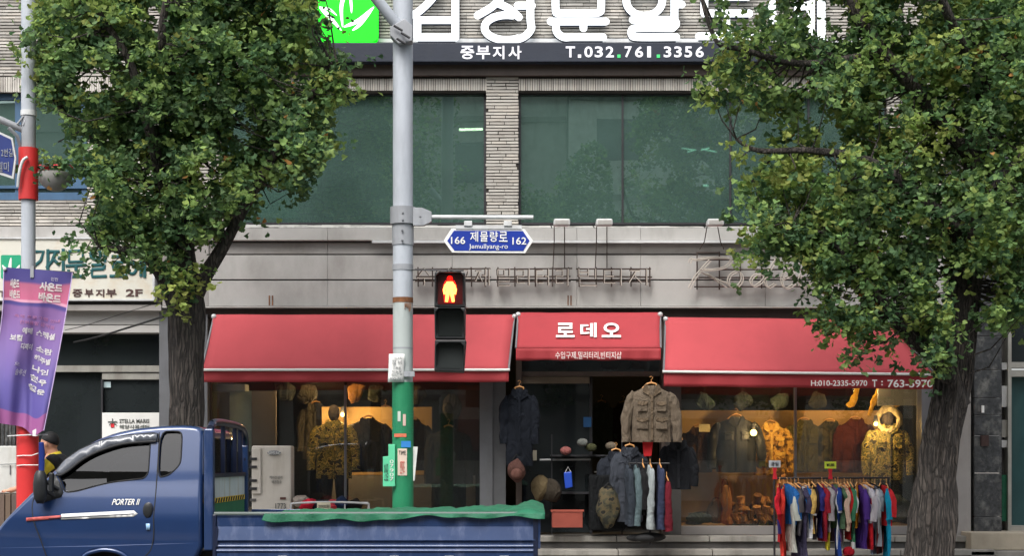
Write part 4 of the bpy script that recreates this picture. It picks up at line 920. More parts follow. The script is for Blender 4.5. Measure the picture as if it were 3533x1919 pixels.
# banner
bn = empty('banner', P(90,930,QD), 'creased purple festival banner with white Korean lettering on the left pole', 'banner')
BM_ = bpy.data.materials.new('banner_print'); BM_.use_nodes = True
N = BM_.node_tree.nodes; L = BM_.node_tree.links; at = N.new('ShaderNodeAttribute'); at.attribute_name = 'uvpos'; sx = N.new('ShaderNodeSeparateXYZ'); L.new(at.outputs['Vector'], sx.inputs[0])
nz = N.new('ShaderNodeTexNoise'); nz.inputs['Scale'].default_value = 3.5; nz.inputs['Detail'].default_value = 1; L.new(at.outputs['Vector'], nz.inputs['Vector'])
ad = N.new('ShaderNodeMath'); ad.operation = 'MULTIPLY_ADD'; ad.inputs[1].default_value = .10; L.new(nz.outputs[0], ad.inputs[0]); L.new(sx.outputs['Y'], ad.inputs[2])
cr = N.new('ShaderNodeValToRGB'); cr.color_ramp.interpolation = 'LINEAR'; e = cr.color_ramp.elements
stops = [(0,(62,58,124)),(.12,(66,58,124)),(.14,(166,88,118)),(.245,(184,92,126)),(.25,(206,146,170)),(.262,(206,146,170)),(.268,(68,58,124)),(.285,(72,60,128)),(.30,(124,88,144)),(.55,(122,98,158)),(.80,(98,88,156)),(.955,(88,80,150)),(.96,(150,86,140)),(1.0,(150,86,140))]
for i, (p_, c) in enumerate(stops):
    el = e[i] if i < 2 else e.new(p_); el.position = p_; el.color = (*lin(c),1)
L.new(ad.outputs[0], cr.inputs[0]); L.new(cr.outputs[0], N['Principled BSDF'].inputs['Base Color']); N['Principled BSDF'].inputs['Roughness'].default_value = .6
def bpt(s, t):   # s across 0..1, t down 0..1
    top = (14+s*(250-14), 922+s*18); bl = (-45,1462); br_ = (146,1484)
    bot = (bl[0]+s*(br_[0]-bl[0]), bl[1]+s*(br_[1]-bl[1]) + 26*math.exp(-((s-.82)/.12)**2) - 8*(1-s))
    lx = top[0]+(bot[0]-top[0])*t; w = .8+.2*t
    if t > .02: lx += (22*(t**.6)*(1-t*.6))*math.cos(s*math.pi)*-.6 + (18*(1-s)*math.sin(min(1,t*1.4)*math.pi))
    py = top[1]+(bot[1]-top[1])*t
    dep = QD-.19 + .035*math.sin(s*9+t*3)*min(1,t*3) - .06*math.exp(-((s-(.40+.35*t))/.07)**2)*min(1,t*2)*-1 + .02*math.sin(s*23-t*5)*t
    return P(lx, py, dep)
NS, NT = 40, 60; vs = []; uv = []
for j in range(NT+1):
    for i in range(NS+1): vs.append(bpt(i/NS, j/NT)); uv.append((i/NS*.4, j/NT, 0))
b_ = MB(); b_.add(vs, [(j*(NS+1)+i, j*(NS+1)+i+1, (j+1)*(NS+1)+i+1, (j+1)*(NS+1)+i) for j in range(NT) for i in range(NS)])
o = b_.build('cloth', BM_, bn, smooth=70, fix=False); a = o.data.attributes.new('uvpos','FLOAT_VECTOR','POINT'); a.data.foreach_set('vector', np.array(uv,dtype=np.float32).ravel())
for s in (0,1): MB().tube([bpt(s,t/20)+Vector((0,-.004,0)) for t in range(21)],.005,6,.5).build('hem', mat('lilac_hem',(190,170,210)), bn, smooth=60)
MB().tube([P(8,926,QD-.16),P(255,942,QD-.16)],.012,8).build('top_rod', K['darkframe'], bn); MB().ball(P(16,928,QD-.2),.02,8,6).build('rod_cap', K['white'], bn)
MB().pbox(104,116,918,958,QD-.2,.05).build('buckle', K['clampgrey'], bn); MB().pprism([(112,1487),(124,1480),(130,1506),(112,1506)],QD-.2,.02).build('knot', K['white'], bn)
def btext(s, u0, u1, t0, t1, m=None, bold=.0):
    o = text('lettering', s, 0, 100, 0, 100, QD, m or K['letwhite'], None, bold, .001); me = o.data
    x0, x1, z0, z1 = PX(0,QD), PX(100,QD), PZ(100,QD), PZ(0,QD); w = wloc(bn)
    for v in me.vertices:
        a = (v.co.x-x0)/(x1-x0); b = (v.co.z-z0)/(z1-z0); v.co = bpt(u0+(u1-u0)*a, t1+(t0-t1)*b)+Vector((0,-.006,0))-w
    o.parent = bn
btext('인천',.70,.80,.04,.062); btext('사운드',.54,.88,.075,.13,None,.05); btext('바운드',.54,.88,.142,.197,None,.05); btext('사운드',.10,.24,.07,.13,None,.05); btext('바운드',.10,.26,.142,.197,None,.05)
PK = mat('pink_ink',(214,150,190))
btext('축제 프로그램 안내',.20,.92,.295,.315,PK); btext('한여름밤 음악회',.30,.84,.33,.355,PK)
btext('예매',.36,.52,.375,.415,None,.04); btext('스페셜',.58,.88,.38,.42,None,.04); btext('보컬',.18,.38,.425,.465,None,.04); btext('디제이',.38,.56,.475,.515,None,.04)
for s, t in (('소란',.475),('해주별',.535),('나인',.60),('현우',.66),('행운',.72)): btext(s,.62,.88,t,t+.038,None,.04)
btext('솔루션',.38,.54,.64,.68); btext('오',.34,.42,.60,.62)
# cables
for i, (lb, pts, r_) in enumerate((('thick black cable drooping from the left tree toward the doorway', [(565,1092,16),(430,1135,17.5),(330,1165,19),(255,1182,19.6)], .012),('thin grey wire above the thick cable by the doorway',[(520,1052,18),(400,1090,19),(300,1122,19.4),(225,1140,19.6)],.005))):
    t = empty('cable', P(*pts[0]), lb, 'cable'); MB().tube(smoothline([P(*q) for q in pts],6), r_, 6).build('strand', K['cable'], t, smooth=60)
# ---------------------------------------------------------------- the pickup truck
KD = 12.5; KW = 1.72            # near side distance, width
tk = empty('pickup_truck', (PX(900,KD), KD-20+KW/2, 0), 'dark blue cab-over pickup truck with a green tarp over its open bed', 'truck')
TX = lambda px: PX(px, KD); TZ = lambda py: PZ(py, KD); Y0 = KD-20; Y1 = Y0+KW
OUT = [(-70,1985),(-74,1900),(-60,1858),(-20,1836),(10,1800),(55,1752),(110,1694),(165,1634),(220,1582),(270,1543),(320,1516),(380,1493),(450,1478),(540,1469),(620,1467),(665,1471),(684,1484),(692,1520),(698,1985),
       (450,1985),(446,1950),(430,1922),(400,1905),(360,1900),(320,1906),(292,1922),(275,1950),(270,1985)]
WIN1 = [(190,1634),(212,1608),(250,1576),(300,1548),(360,1527),(430,1513),(503,1508),(504,1560),(503,1650),(440,1657),(380,1664),(320,1678),(262,1695),(219,1700),(205,1668)]
WIN2 = [(538,1490),(598,1488),(610,1494),(614,1510),(614,1592),(606,1610),(582,1634),(566,1643),(538,1648)]
def warp(x, y, z):
    """tumblehome above the belt line and a nose that narrows forward; y measured from the near side, 0..KW"""
    c = KW/2; s = -1 if y < c else 1; k = abs(y-c)/c
    t = max(0, z-1.12); w = .235*t**1.12
    fx = max(0, (TX(60)-x)); w += .35*fx**1.6
    w += .02*max(0,1.12-z)**2
    w += .012*math.cos(max(-1.5,min(1.5,(z-.95)*3.2)))*-1
    return y - s*w*k
def inset(poly, r):
    n = len(poly); out = []; ar = sum(poly[i][0]*poly[(i+1)%n][1]-poly[(i+1)%n][0]*poly[i][1] for i in range(n)); sg = 1 if ar > 0 else -1
    for i in range(n):
        a = Vector(poly[i-1]); b = Vector(poly[i]); c = Vector(poly[(i+1)%n]); e1 = (b-a).normalized(); e2 = (c-b).normalized()
        nn = (Vector((-e1.y,e1.x))+Vector((-e2.y,e2.x))); nn = nn.normalized()/max(.5, math.sqrt((1+e1.dot(e2))/2)); out.append(tuple(b+nn*r*sg))
    return out
out2 = [(TX(a),TZ(b)) for a,b in OUT]
w1 = [(TX(a),TZ(b)) for a,b in WIN1]; w2 = [(TX(a),TZ(b)) for a,b in WIN2]
def dense(poly, step=.05):
    o = []
    for i in range(len(poly)):
        a = Vector(poly[i]); b = Vector(poly[(i+1)%len(poly)]); n = max(1, int((b-a).length/step))
        o += [tuple(a.lerp(b, k/n)) for k in range(n)]
    return o
def roundpoly(poly, it=2):
    for _ in range(it):
        n = len(poly); q = []
        for i in range(n):
            a = Vector(poly[i]); b = Vector(poly[(i+1)%n]); q += [tuple(a*.8+b*.2), tuple(a*.2+b*.8)]
        poly = q
    return poly
w1 = roundpoly(w1); w2 = roundpoly(w2); out2 = roundpoly(out2,1)
skin_ = bmesh.new()
def sideface(bm, y, flip, loops, name=None):
    tri = geometry.tessellate_polygon([[Vector((a,b,0)) for a,b in lp_] for lp_ in loops]); flat = [p for lp_ in loops for p in lp_]
    vs = [bm.verts.new((p[0], y, p[1])) for p in flat]
    for t in tri:
        try: bm.faces.new([vs[i] for i in t])
        except ValueError: pass
    return vs
prof = [(.0,.035),(.006,.02),(.02,.007),(.045,0)]
out2 = dense(out2, .04); inner = inset(out2, .035); w1 = dense(w1, .04); w2 = dense(w2, .04)
sideface(skin_, 0, False, [inner, w1, w2])
def inside(p, poly):
    c = False; j = len(poly)-1
    for i in range(len(poly)):
        a, b = poly[i], poly[j]
        if (a[1] > p[1]) != (b[1] > p[1]) and p[0] < (b[0]-a[0])*(p[1]-a[1])/(b[1]-a[1])+a[0]: c = not c
        j = i
    return c
def sideface(bm, y, flip, loops, name=None):      # clean triangles on a regular grid, holes left open
    loops = [dense(l, .05) for l in loops]; pts = []; ed = []
    for l in loops: n = len(pts); pts += [Vector(p) for p in l]; ed += [(n+i, n+(i+1)%len(l)) for i in range(len(l))]
    xs = [p[0] for p in loops[0]]; zs = [p[1] for p in loops[0]]; a = min(xs)+.03
    while a < max(xs):
        b = min(zs)+.03
        while b < max(zs):
            if inside((a,b), loops[0]) and not any(inside((a,b), h) for h in loops[1:]) and min((Vector((a,b))-q).length for q in pts[:sum(len(l) for l in loops)]) > .02: pts.append(Vector((a,b)))
            b += .05
        a += .055
    r = geometry.delaunay_2d_cdt(pts, ed, [], 0, 1e-5); vs = [bm.verts.new((p.x, y, p.y)) for p in r[0]]
    for f in r[2]:
        c = sum((r[0][i] for i in f), Vector((0,0)))/len(f)
        if inside(c, loops[0]) and not any(inside(c, h) for h in loops[1:]): bm.faces.new([vs[i] for i in f])
    for v in [v for v in vs if not v.link_faces]: bm.verts.remove(v)
def chop_old(bm):
    for ax, lo, hi, st in ((0, -4.7, -2.4, .07),(2, .4, 2.0, .06)):
        v = lo
        while v < hi:
            co = [0,0,0]; co[ax] = v; no = [0,0,0]; no[ax] = 1
            bmesh.ops.bisect_plane(bm, geom=bm.verts[:]+bm.edges[:]+bm.faces[:], plane_co=co, plane_no=no); v += st
me = bpy.data.meshes.new('tmp'); skin_.to_mesh(me); skin_.free()
sv = [tuple(v.co) for v in me.vertices]; sf = [tuple(p.vertices) for p in me.polygons]; bpy.data.meshes.remove(me)
cab = MB(); cab.add(sv, sf); cab.add([(a, KW-b, c) for a,b,c in sv], [tuple(reversed(f)) for f in sf])
rings = [[(a, y, b) for a, b in inset(out2, r)] for y, r in prof] + [[(a,.25+i*(KW-.5)/4,b) for a,b in out2] for i in range(5)] + [[(a, KW-y, b) for a, b in inset(out2, r)] for y, r in reversed(prof)]
cab.loft(rings, caps=False)
for w in (w1, w2):
    cab.loft([[(a,0,b) for a,b in w],[(a,.03,b) for a,b in inset(w,.004)]], caps=False)
    cab.loft([[(a,KW,b) for a,b in w],[(a,KW-.03,b) for a,b in inset(w,.004)]], caps=False)
cab.v = [(a, Y0+warp(a,b,c), c) for a,b,c in cab.v]
# merge the doubled rims so shading is continuous
me = bpy.data.meshes.new('t'); me.from_pydata(cab.v, [], cab.f); bm = bmesh.new(); bm.from_mesh(me); bmesh.ops.remove_doubles(bm, verts=bm.verts, dist=.0006); bmesh.ops.recalc_face_normals(bm, faces=bm.faces); bm.normal_update()
bad = []
for f in bm.faces:
    c_ = f.calc_center_median()
    for yy, sg in ((0,-1),(KW,1)):
        if abs(f.normal.y) > .6 and abs(c_.y-(Y0+warp(c_.x,yy,c_.z))) < .006 and f.normal.y*sg < 0: bad.append(f)
bmesh.ops.reverse_faces(bm, faces=bad); print('flipped', len(bad))
bm.to_mesh(me); bm.free(); off = wloc(tk); me.transform(Matrix.Translation(-off)); me.shade_smooth(); me.set_sharp_from_angle(angle=R(50)); me.materials.append(K['truck']); me.name = 'cab'
cn = [Vector(c.vector) for c in me.corner_normals]
for p in me.polygons:
    for li in p.loop_indices:
        v = me.vertices[me.loops[li].vertex_index].co + off
        for yy, sg in ((0,-1),(KW,1)):
            if p.normal.y*sg > .75 and abs(v.y-(Y0+warp(v.x,yy,v.z))) < .003:
                e = .02; gx = (warp(v.x+e,yy,v.z)-warp(v.x-e,yy,v.z))/(2*e); gz_ = (warp(v.x,yy,v.z+e)-warp(v.x,yy,v.z-e))/(2*e)
                cn[li] = (Vector((-gx,1,-gz_))*sg).normalized()
me.normals_split_custom_set([tuple(c) for c in cn])
cabo = bpy.data.objects.new('cab', me); COL.objects.link(cabo); cabo.parent = tk
def onside(pts, dy=0, near=True):   # photo points laid on the warped near side
    o = []
    for a, b in pts:
        x, z = TX(a), TZ(b); y = warp(x, 0 if near else KW, z); o.append(Vector((x, Y0+y+dy, z)))
    return o
def sidepatch(poly, dy, name, m, parent, th=.003, px=True):
    poly = [(TX(a),TZ(b)) for a,b in poly] if px else poly
    bm = bmesh.new(); sideface(bm, 0, False, [poly])
    me = bpy.data.meshes.new(name); bm.to_mesh(me); bm.free()
    off = wloc(parent)
    for v in me.vertices: v.co = Vector((v.co.x, Y0+warp(v.co.x,0,v.co.z)+dy, v.co.z))-off
    b = bmesh.new(); b.from_mesh(me); bmesh.ops.remove_doubles(b, verts=b.verts, dist=.0004); bmesh.ops.recalc_face_normals(b, faces=b.faces)
    if b.faces and sum(f.normal.y*f.calc_area() for f in b.faces) > 0: bmesh.ops.reverse_faces(b, faces=b.faces)
    b.to_mesh(me); b.free()
    me.shade_smooth(); me.materials.append(m); o = bpy.data.objects.new(name, me); COL.objects.link(o); o.parent = parent
    if th: s = o.modifiers.new('t','SOLIDIFY'); s.thickness = th; s.offset = -1
    return o
sidepatch(inset(w1,-.004), .026, 'side_window', K['carglass'], tk, 0, False); sidepatch(inset(w2,-.004), .026, 'side_window', K['carglass'], tk, 0, False)
for w in (w1, w2):
    q = [Vector((a, Y0+warp(a,0,b)-.002, b)) for a,b in inset(w,-.002)]; MB().tube(q+[q[0]], .006, 6).build('window_seal', K['rubber'], tk, smooth=60)
far = MB(); far.add([(a, Y0+KW-.03-.0, b) for a,b in w1], [tuple(range(len(w1)))]); far.v = [(a, Y0+warp(a,KW,c)-.03, c) for a,b,c in far.v]; far.build('side_window', K['carglass'], tk)
# windscreen band and cab rear
ws = [out2[i] for i in range(len(out2)) if TX(66) < out2[i][0] < TX(300) and out2[i][1] > TZ(1750)]
ws = sorted(ws)
MB().loft([[(a-.006, Y0+warp(a, y, b), b+.006) for a, b in ws] for y in (.10,.3,.6,.86,1.12,1.42,KW-.10)], caps=False, closed=False).build('windscreen', K['carglass'], tk, smooth=60, fix=False)
ins = MB(); ins.box(TX(60),TX(690),Y0+.10,Y1-.10,.75,1.02); ins.box(TX(560),TX(640),Y0+.25,Y0+.75,1.0,1.5); ins.box(TX(560),TX(640),Y1-.75,Y1-.25,1.0,1.5); ins.build('seats', K['black'], tk, bevel=.03)
# rain visor
vt = [(184,1628),(212,1590),(262,1553),(320,1526),(390,1507),(460,1499),(528,1496),(528,1520),(460,1523),(400,1532),(340,1550),(290,1576),(250,1604),(222,1632),(200,1640)]
sidepatch(vt, -.022, 'rain_visor', mat('smoked_visor',(96,100,108),.3,var=.1,coat=.5), tk, .003)
q = onside([(186,1640),(204,1640),(232,1622),(265,1594),(300,1572),(340,1554),(400,1535),(460,1527),(526,1524)], -.022); MB().tube(smoothline(q,4), .010, 6, .5).build('visor_edge', K['rubber'], tk, smooth=60)
q = onside([(184,1628),(212,1590),(262,1553),(320,1526),(390,1507),(460,1499),(528,1496),(530,1524)], -.012); MB().tube(smoothline(q,4), .006, 6).build('visor_seal', K['rubber'], tk, smooth=60)
# shut lines, stripe, badge, handle, lamp
for pts in ([(534,1492),(535,1560),(534,1700),(531,1780),(531,1850),(520,1900),(488,1935),(462,1975)],[(180,1640),(130,1690),(110,1740),(118,1800),(140,1860),(180,1975)]):
    MB().tube(smoothline(onside(pts,-.0005),5), .0045, 6, .5).build('shut_line', K['rubber'], tk)
sidepatch([(212,1775),(462,1763),(476,1774),(462,1784),(212,1794)], -.003, 'stripe', K['white'], tk); sidepatch([(92,1788),(210,1779),(210,1790),(120,1798),(92,1800)], -.003, 'stripe', mat('coral_stripe',(198,96,90)), tk)
MB().tube(onside([(170,1790),(462,1774)],-.0065),.003,4).build('stripe_line', K['truckdark'], tk)
o = text('badge','PORTER II',385,482,1723,1744,KD,K['white'],tk,.01,.004,.35)
for v in o.data.vertices:
    w_ = v.co+wloc(tk); v.co.y += warp(w_.x,0,w_.z)-.004
hb = onside([(512,1762)])[0]
MB().ball((hb.x,hb.y+.004,hb.z),(.046,.012,.068),20,12).build('handle_recess', K['truckdark'], tk, smooth=60); MB().ball((hb.x-.004,hb.y-.012,hb.z),(.040,.014,.064),20,12).build('door_handle', K['blackplastic'], tk, smooth=60)
sidepatch([(505,1808),(519,1808),(519,1830),(506,1830)], -.006, 'side_lamp', mat('pale_lamp',(150,190,225),.2,coat=1), tk, .006)
q = onside([(270,1985),(277,1945),(300,1915),(330,1904),(360,1899),(400,1904),(432,1920),(450,1948),(455,1985)],-.012); MB().tube(smoothline(q,5),.018,8,.8).build('wheel_arch_trim', K['truck'], tk, smooth=60)
# mirror
mi = MB(); c = onside([(150,1672)])[0]
prof_ = [(1625,13,.03),(1640,20,.05),(1670,24,.055),(1700,24,.05),(1722,20,.045),(1738,12,.02)]
mi.loft([[(TX(150)+math.cos(2*math.pi*k/16)*w*KD/F, c.y-.14+math.sin(2*math.pi*k/16)*dp, TZ(y)) for k in range(16)] for y, w, dp in prof_])
mi.build('mirror', K['blackplastic'], tk, smooth=60)
MB().pprism([(168,1632),(182,1634),(180,1700),(166,1690)], KD-.10, .05).build('mirror_mount', K['blackplastic'], tk, bevel=.006)
sidepatch([(183,1640),(200,1668),(214,1700),(208,1716),(150,1735),(112,1722),(150,1680)], -.006, 'mirror_gusset', K['blackplastic'], tk, .01)
MB().tube([c+Vector((.02,-.1,.03)), onside([(195,1690)])[0]], .016, 8).tube([c+Vector((.02,-.1,-.05)), onside([(185,1715)])[0]], .016, 8).build('mirror_arm', K['blackplastic'], tk, smooth=60)
# wheels
def wheel(px, y, sgn, r=.30):
    cx_ = TX(px); rings = []
    for yy, rr in ((0,.17),(0,.24),(.01,.285),(.04,.30),(.15,.30),(.18,.285),(.19,.24)): rings.append([(cx_+rr*math.cos(2*math.pi*k/32), y+sgn*yy, .30+rr*math.sin(2*math.pi*k/32)) for k in range(32)])
    wh = MB().loft(rings).build('wheel', K['rubber'], tk, smooth=40)
    MB().loft([[(cx_+rr*math.cos(2*math.pi*k/24), y+sgn*yy, .30+rr*math.sin(2*math.pi*k/24)) for k in range(24)] for yy, rr in ((-.004,.165),(-.004,.14),(.03,.12),(.03,.05),(-.01,.045))]).build('rim', K['alu'], wh, smooth=30)
for px in (362,1420): wheel(px, Y0+.03, 1); wheel(px, Y1-.03, -1)
MB().box(TX(270),TX(1850),Y0+.45,Y0+.55,.42,.58).build('chassis_rail', K['chassis'], tk); MB().box(TX(270),TX(1850),Y1-.55,Y1-.45,.42,.58).build('chassis_rail', K['chassis'], tk)
for px in (1420,): 
    q = [(px+95*math.cos(R(a)),1990-90*math.sin(R(a))) for a in range(5,176,10)]; MB().loft([[ (TX(a),Y0+.05,TZ(b)) for a,b in q],[(TX(a),Y0+.30,TZ(b)) for a,b in q]],caps=False,closed=False).build('mudguard', K['rubber'], tk, smooth=60, fix=False)
# head guard behind the cab
G0, G1 = TX(702), TX(734); gz = TZ(1466)
def gp_(y): return -2.5
hg = MB(); hg.box(G0,G1,Y0+.01,Y0+.10,.85,TZ(1480)); hg.build('guard_post', K['truckbed'], tk, bevel=.012); MB().box(G0,G1,Y1-.07,Y1-.01,.85,TZ(1530)).build('guard_post', K['truckbed'], tk, bevel=.012)
q = smoothline([(G0+.05,Y0+.05,gz-.03),(G0+.05,Y0+.16,gz+.015),(G0+.05,Y0+.5,gz+.03),(G0+.05,Y0+1.2,gz+.02),(G0+.05,Y1-.18,gz-.01),(G0+.05,Y1-.05,gz-.10),(G0+.05,Y1-.04,gz-.3)],6)
MB().tube(q,.032,10).build('guard_top_bar', K['truckdark'], tk, smooth=60)
for y in (.60,1.15,1.42): MB().box(G1-.05,G1-.015,Y0+y,Y0+y+.04,TZ(1650),gz+.01).build('guard_bar', K['truckdark'], tk)
MB().box(G1-.06,G1-.012,Y0+.1,Y1-.07,TZ(1650),TZ(1636)).build('guard_rail', K['truckdark'], tk)
MB().box(G1-.045,G1-.03,Y0+.10,Y1-.07,TZ(1722),TZ(1650)).build('guard_panel', mat('grey_guard_panel',(190,196,198),.6,dirt=(150,130,80),da=.8,dsc=(9,7,.8)), tk)
MB().box(G1-.05,G1-.03,Y0+.10,Y1-.07,.86,TZ(1740)).build('guard_panel', mat('green_guard_panel',(44,110,74),.7), tk)
hz1 = mat('tape_yellow',(240,200,60)); MB().box(G1-.045,G1-.028,Y0+.10,Y1-.07,TZ(1741),TZ(1723)).build('hazard_tape', hz1, tk)
n_ = 13
for i in range(n_):
    y = Y0+.12+i*(KW-.22)/n_; MB().prism_x([(y,TZ(1740)),(y+.06,TZ(1740)),(y+.10,TZ(1724)),(y+.04,TZ(1724))], G1-.03, G1-.024).build('tape_stripe', K['black'], tk)
# the cab's rear window
MB().box(TX(697)-.012,TX(697)+.004,Y0+.35,Y1-.35,TZ(1640),TZ(1510)).build('rear_window', K['carglass'], tk)
# bed
B0, B1 = TX(738), TX(1848)
MB().box(B0,B1,Y0+.04,Y1-.04,.80,.85).build('bed_floor', K['chassis'], tk)
def gate(y, s, nm='side_gate'):
    pr = [(.004,.80),(.004,.84),(-.010,.845),(-.006,.858),(.004,.864),(.004,.878),(-.010,.883),(-.006,.896),(.004,.902),(.004,.925),(-.016,.935),(.014,1.05),(.010,1.125),(.0,1.14),(.035,1.14),(.035,.80)]
    return MB().prism_x([(y+s*a,b) for a,b in pr], B0+.02, B1).build(nm, K['truckbed'], tk, bevel=.004)
gate(Y0, 1); gate(Y1, -1)
MB().box(B1,B1+.04,Y0,Y1,.865,1.14).build('tail_gate', K['truckbed'], tk, bevel=.006)
MB().tube([(B0+.0,Y0+.015,1.155),(TX(1840),Y0+.015,1.155)],.018,10,.8).build('gate_rail', mat('rail_grey_green',(84,94,92),.5), tk, smooth=60)
MB().box(B0-.01,B0+.02,Y0-.01,Y0+.05,.80,1.15).build('hinge_post', K['truckdark'], tk, bevel=.005); MB().box(B1-.02,B1+.02,Y0-.014,Y0+.03,.80,1.15).build('hinge_post', K['truckdark'], tk, bevel=.005)
MB().box(B0,B1,Y0+.04,Y0+.08,.76,.862).build('bed_sill', K['truckbed'], tk, bevel=.004)
for px in (975,1360,1550,1740): MB().box(TX(px)-.04,TX(px)+.04,Y0-.016,Y0+.01,.775,.81).build('gate_latch', K['greymetal'], tk, bevel=.006)
MB().box(TX(745),TX(752),Y0-.016,Y0,.88,1.05).build('gate_latch', K['truckdark'], tk)
# cargo tarp
tp = empty('tarpaulin', (TX(1350), Y0+.8, 1.15), 'wrinkled green tarpaulin stretched over the truck bed', 'tarpaulin')
NS, NT = 150, 46; vs = []
def tarp_pt(s, t):
    x = TX(905)+(TX(1880)-TX(905))*s
    edge = 1792+6*math.sin(s*7)+5*math.sin(s*19)+3*math.sin(s*41)-8*s
    drop = (edge-1770)*KD/F+.0
    if s < .06: x += .10*(t if t < .3 else .3)*(1-s/.06)
    if t < .2:
        k = 1-t/.2; y = Y0-.022-.012*k-.01*math.sin(s*60)*k; z = 1.168-drop*k - .01
    else:
        k = (t-.2)/.8; y = Y0-.01+k*(KW+.01); z = 1.160+(.004+.03*s)*math.sin(math.pi*k)*(1+.3*math.sin(s*8))-.035*(1-s)*k+.03*noise.noise(Vector((s*14,k*4,1)))*min(1,k*6)+.012*noise.noise(Vector((s*50,k*10,4)))
        z += .03*math.exp(-((s-.95)/.05)**2)
    return (x, y, z)
for j in range(NT+1):
    for i in range(NS+1): vs.append(tarp_pt(i/NS, j/NT))
m = MB(); m.add(vs, [(j*(NS+1)+i, j*(NS+1)+i+1, (j+1)*(NS+1)+i+1, (j+1)*(NS+1)+i) for j in range(NT) for i in range(NS)])
o = m.build('sheet', K['tarp'], tp, smooth=80, fix=False); s = o.modifiers.new('t','SOLIDIFY'); s.thickness = .003
for i in range(0):
    q = Vector(tarp_pt(.05+i*.11,.06)); MB().tube([q+Vector((0,-.006,0)),(q.x+.01,Y0-.02,1.02),(q.x+.03,Y0-.018,.87)],.004,5).build('tie_rope', K['whitemetal'] if i % 3 == 0 else K['tarp'], tp)
# ---------------------------------------------------------------- clutter behind the truck on the left
wb = empty('white_cabinet', (PX(0,16.2),-3.8,.15), 'dirty white cabinet panel behind the red pole at the left edge', 'cabinet')
MB().pbox(-150,57,1540,1704,16.2,.5).build('body', mat('dirty_white',(200,202,198),.6,dirt=(150,146,130),da=.6), wb, bevel=.01); MB().pbox(33,37,1607,1638,16.19,.02).build('handle', K['greymetal'], wb); MB().tube([P(0,1604,16.18),P(57,1602,16.18)],.004,4).build('seam', K['greymetal'], wb)
m = MB(); 
bf = empty('wood_planter', (PX(0,16.1),-3.9,.15), 'brown slatted wooden box under the white cabinet at the left edge', 'planter')
for i in range(10): MB().pbox(-150+i*21,-132+i*21,1706,2000,16.1+.01*(i%2),.4).build('slat', mat('brown_slat_%d'%i,(96+5*(i%3),82+4*(i%3),76),.8), bf, bevel=.004)
bb = empty('blue_board', (PX(140,15.7),-4.3,.15), 'narrow blue board standing just right of the red pole', 'board')
MB().pprism([(118,1540),(128,1528),(148,1526),(152,1560),(150,1645),(132,1660),(118,1990)],15.7,.04).build('board', mat('blue_board_paint',(40,72,170),.6), bb, bevel=.01); MB().pbox(118,150,1990,2010,15.6,.3).build('foot', K['black'], bb)
# ---------------------------------------------------------------- person bending behind the truck
pd_ = 16.0
pe = empty('person', (PX(190,pd_),pd_-20,.15), 'person in black vest and yellow shirt bending behind the truck, one arm stretched out', 'person')
def skinned(name, verts, edges, radii, m, root=0, sub=2):
    me = bpy.data.meshes.new(name); off = wloc(pe); me.from_pydata([tuple(Vector(v)-off) for v in verts], edges, []); o = bpy.data.objects.new(name, me); COL.objects.link(o); o.parent = pe
    o.modifiers.new('skin','SKIN'); 
    if not me.skin_vertices: 
        bpy.context.view_layer.objects.active = o
        me.attributes.get('x')
    return o
J = {'pel':P(222,1730,pd_),'bel':P(205,1675,pd_),'che':P(192,1610,pd_),'nk':P(186,1572,pd_),'hd0':P(176,1552,pd_),'hd1':P(168,1530,pd_)}
def bodytube(pts, name, m, seg=16, flat=1.0):
    q = smoothline([p for p, r in pts], 5); rr = [v.x for v in smoothline([(r,0,0) for p, r in pts], 5)]
    return MB().tube(q, rr, seg, flat)
def dn(d): return Vector((0,d,0))
b = MB()
def chain(pts, seg=14, flat=1.0):
    q = smoothline([Vector(p) for p, r in pts], 5); rr = [v.x for v in smoothline([(r,0,0) for p, r in pts], 5)]; b.tube(q, rr, seg, flat)
shN = P(172,1592,pd_-.16); shF = P(176,1592,pd_+.18)
elN = P(120,1650,pd_-.26); wrN = P(52,1690,pd_-.30)
hipN = P(225,1735,pd_-.09); hipF = P(225,1735,pd_+.09)
chain([(J['pel'],.15),(J['bel'],.14),(J['che'],.155),(P(186,1580,pd_),.10),(J['nk'],.062),(J['hd0'],.06)], 18)
chain([(shN,.055),(elN,.042),(wrN,.027)]); chain([(shF,.055),(P(140,1660,pd_+.25),.042),(P(110,1700,pd_+.2),.027)])
for h, dy in ((hipN,-.09),(hipF,.09)):
    kn = P(212+dy*60,1868,pd_+dy); an = P(222+dy*90,1988,pd_+dy*1.1); chain([(h,.09),(kn,.06),(an,.038)])
hc = P(170,1530,pd_); b.ball(hc,(.088,.076,.115),20,14); b.ball(hc+Vector((-.088,0,-.03)),(.022,.013,.018),8,6); b.ball(hc+Vector((-.01,-.076,-.01)),(.022,.012,.03),8,6); b.ball(hc+Vector((-.05,0,-.085)),(.05,.045,.03),10,6)
for s in (-1,1): b.ball(hc+Vector((-.075,s*.03,.005)),(.012,.014,.010),6,4)
b.tube([hc+Vector((-.082,-.022,-.058)),hc+Vector((-.084,.022,-.058))],.006,6)
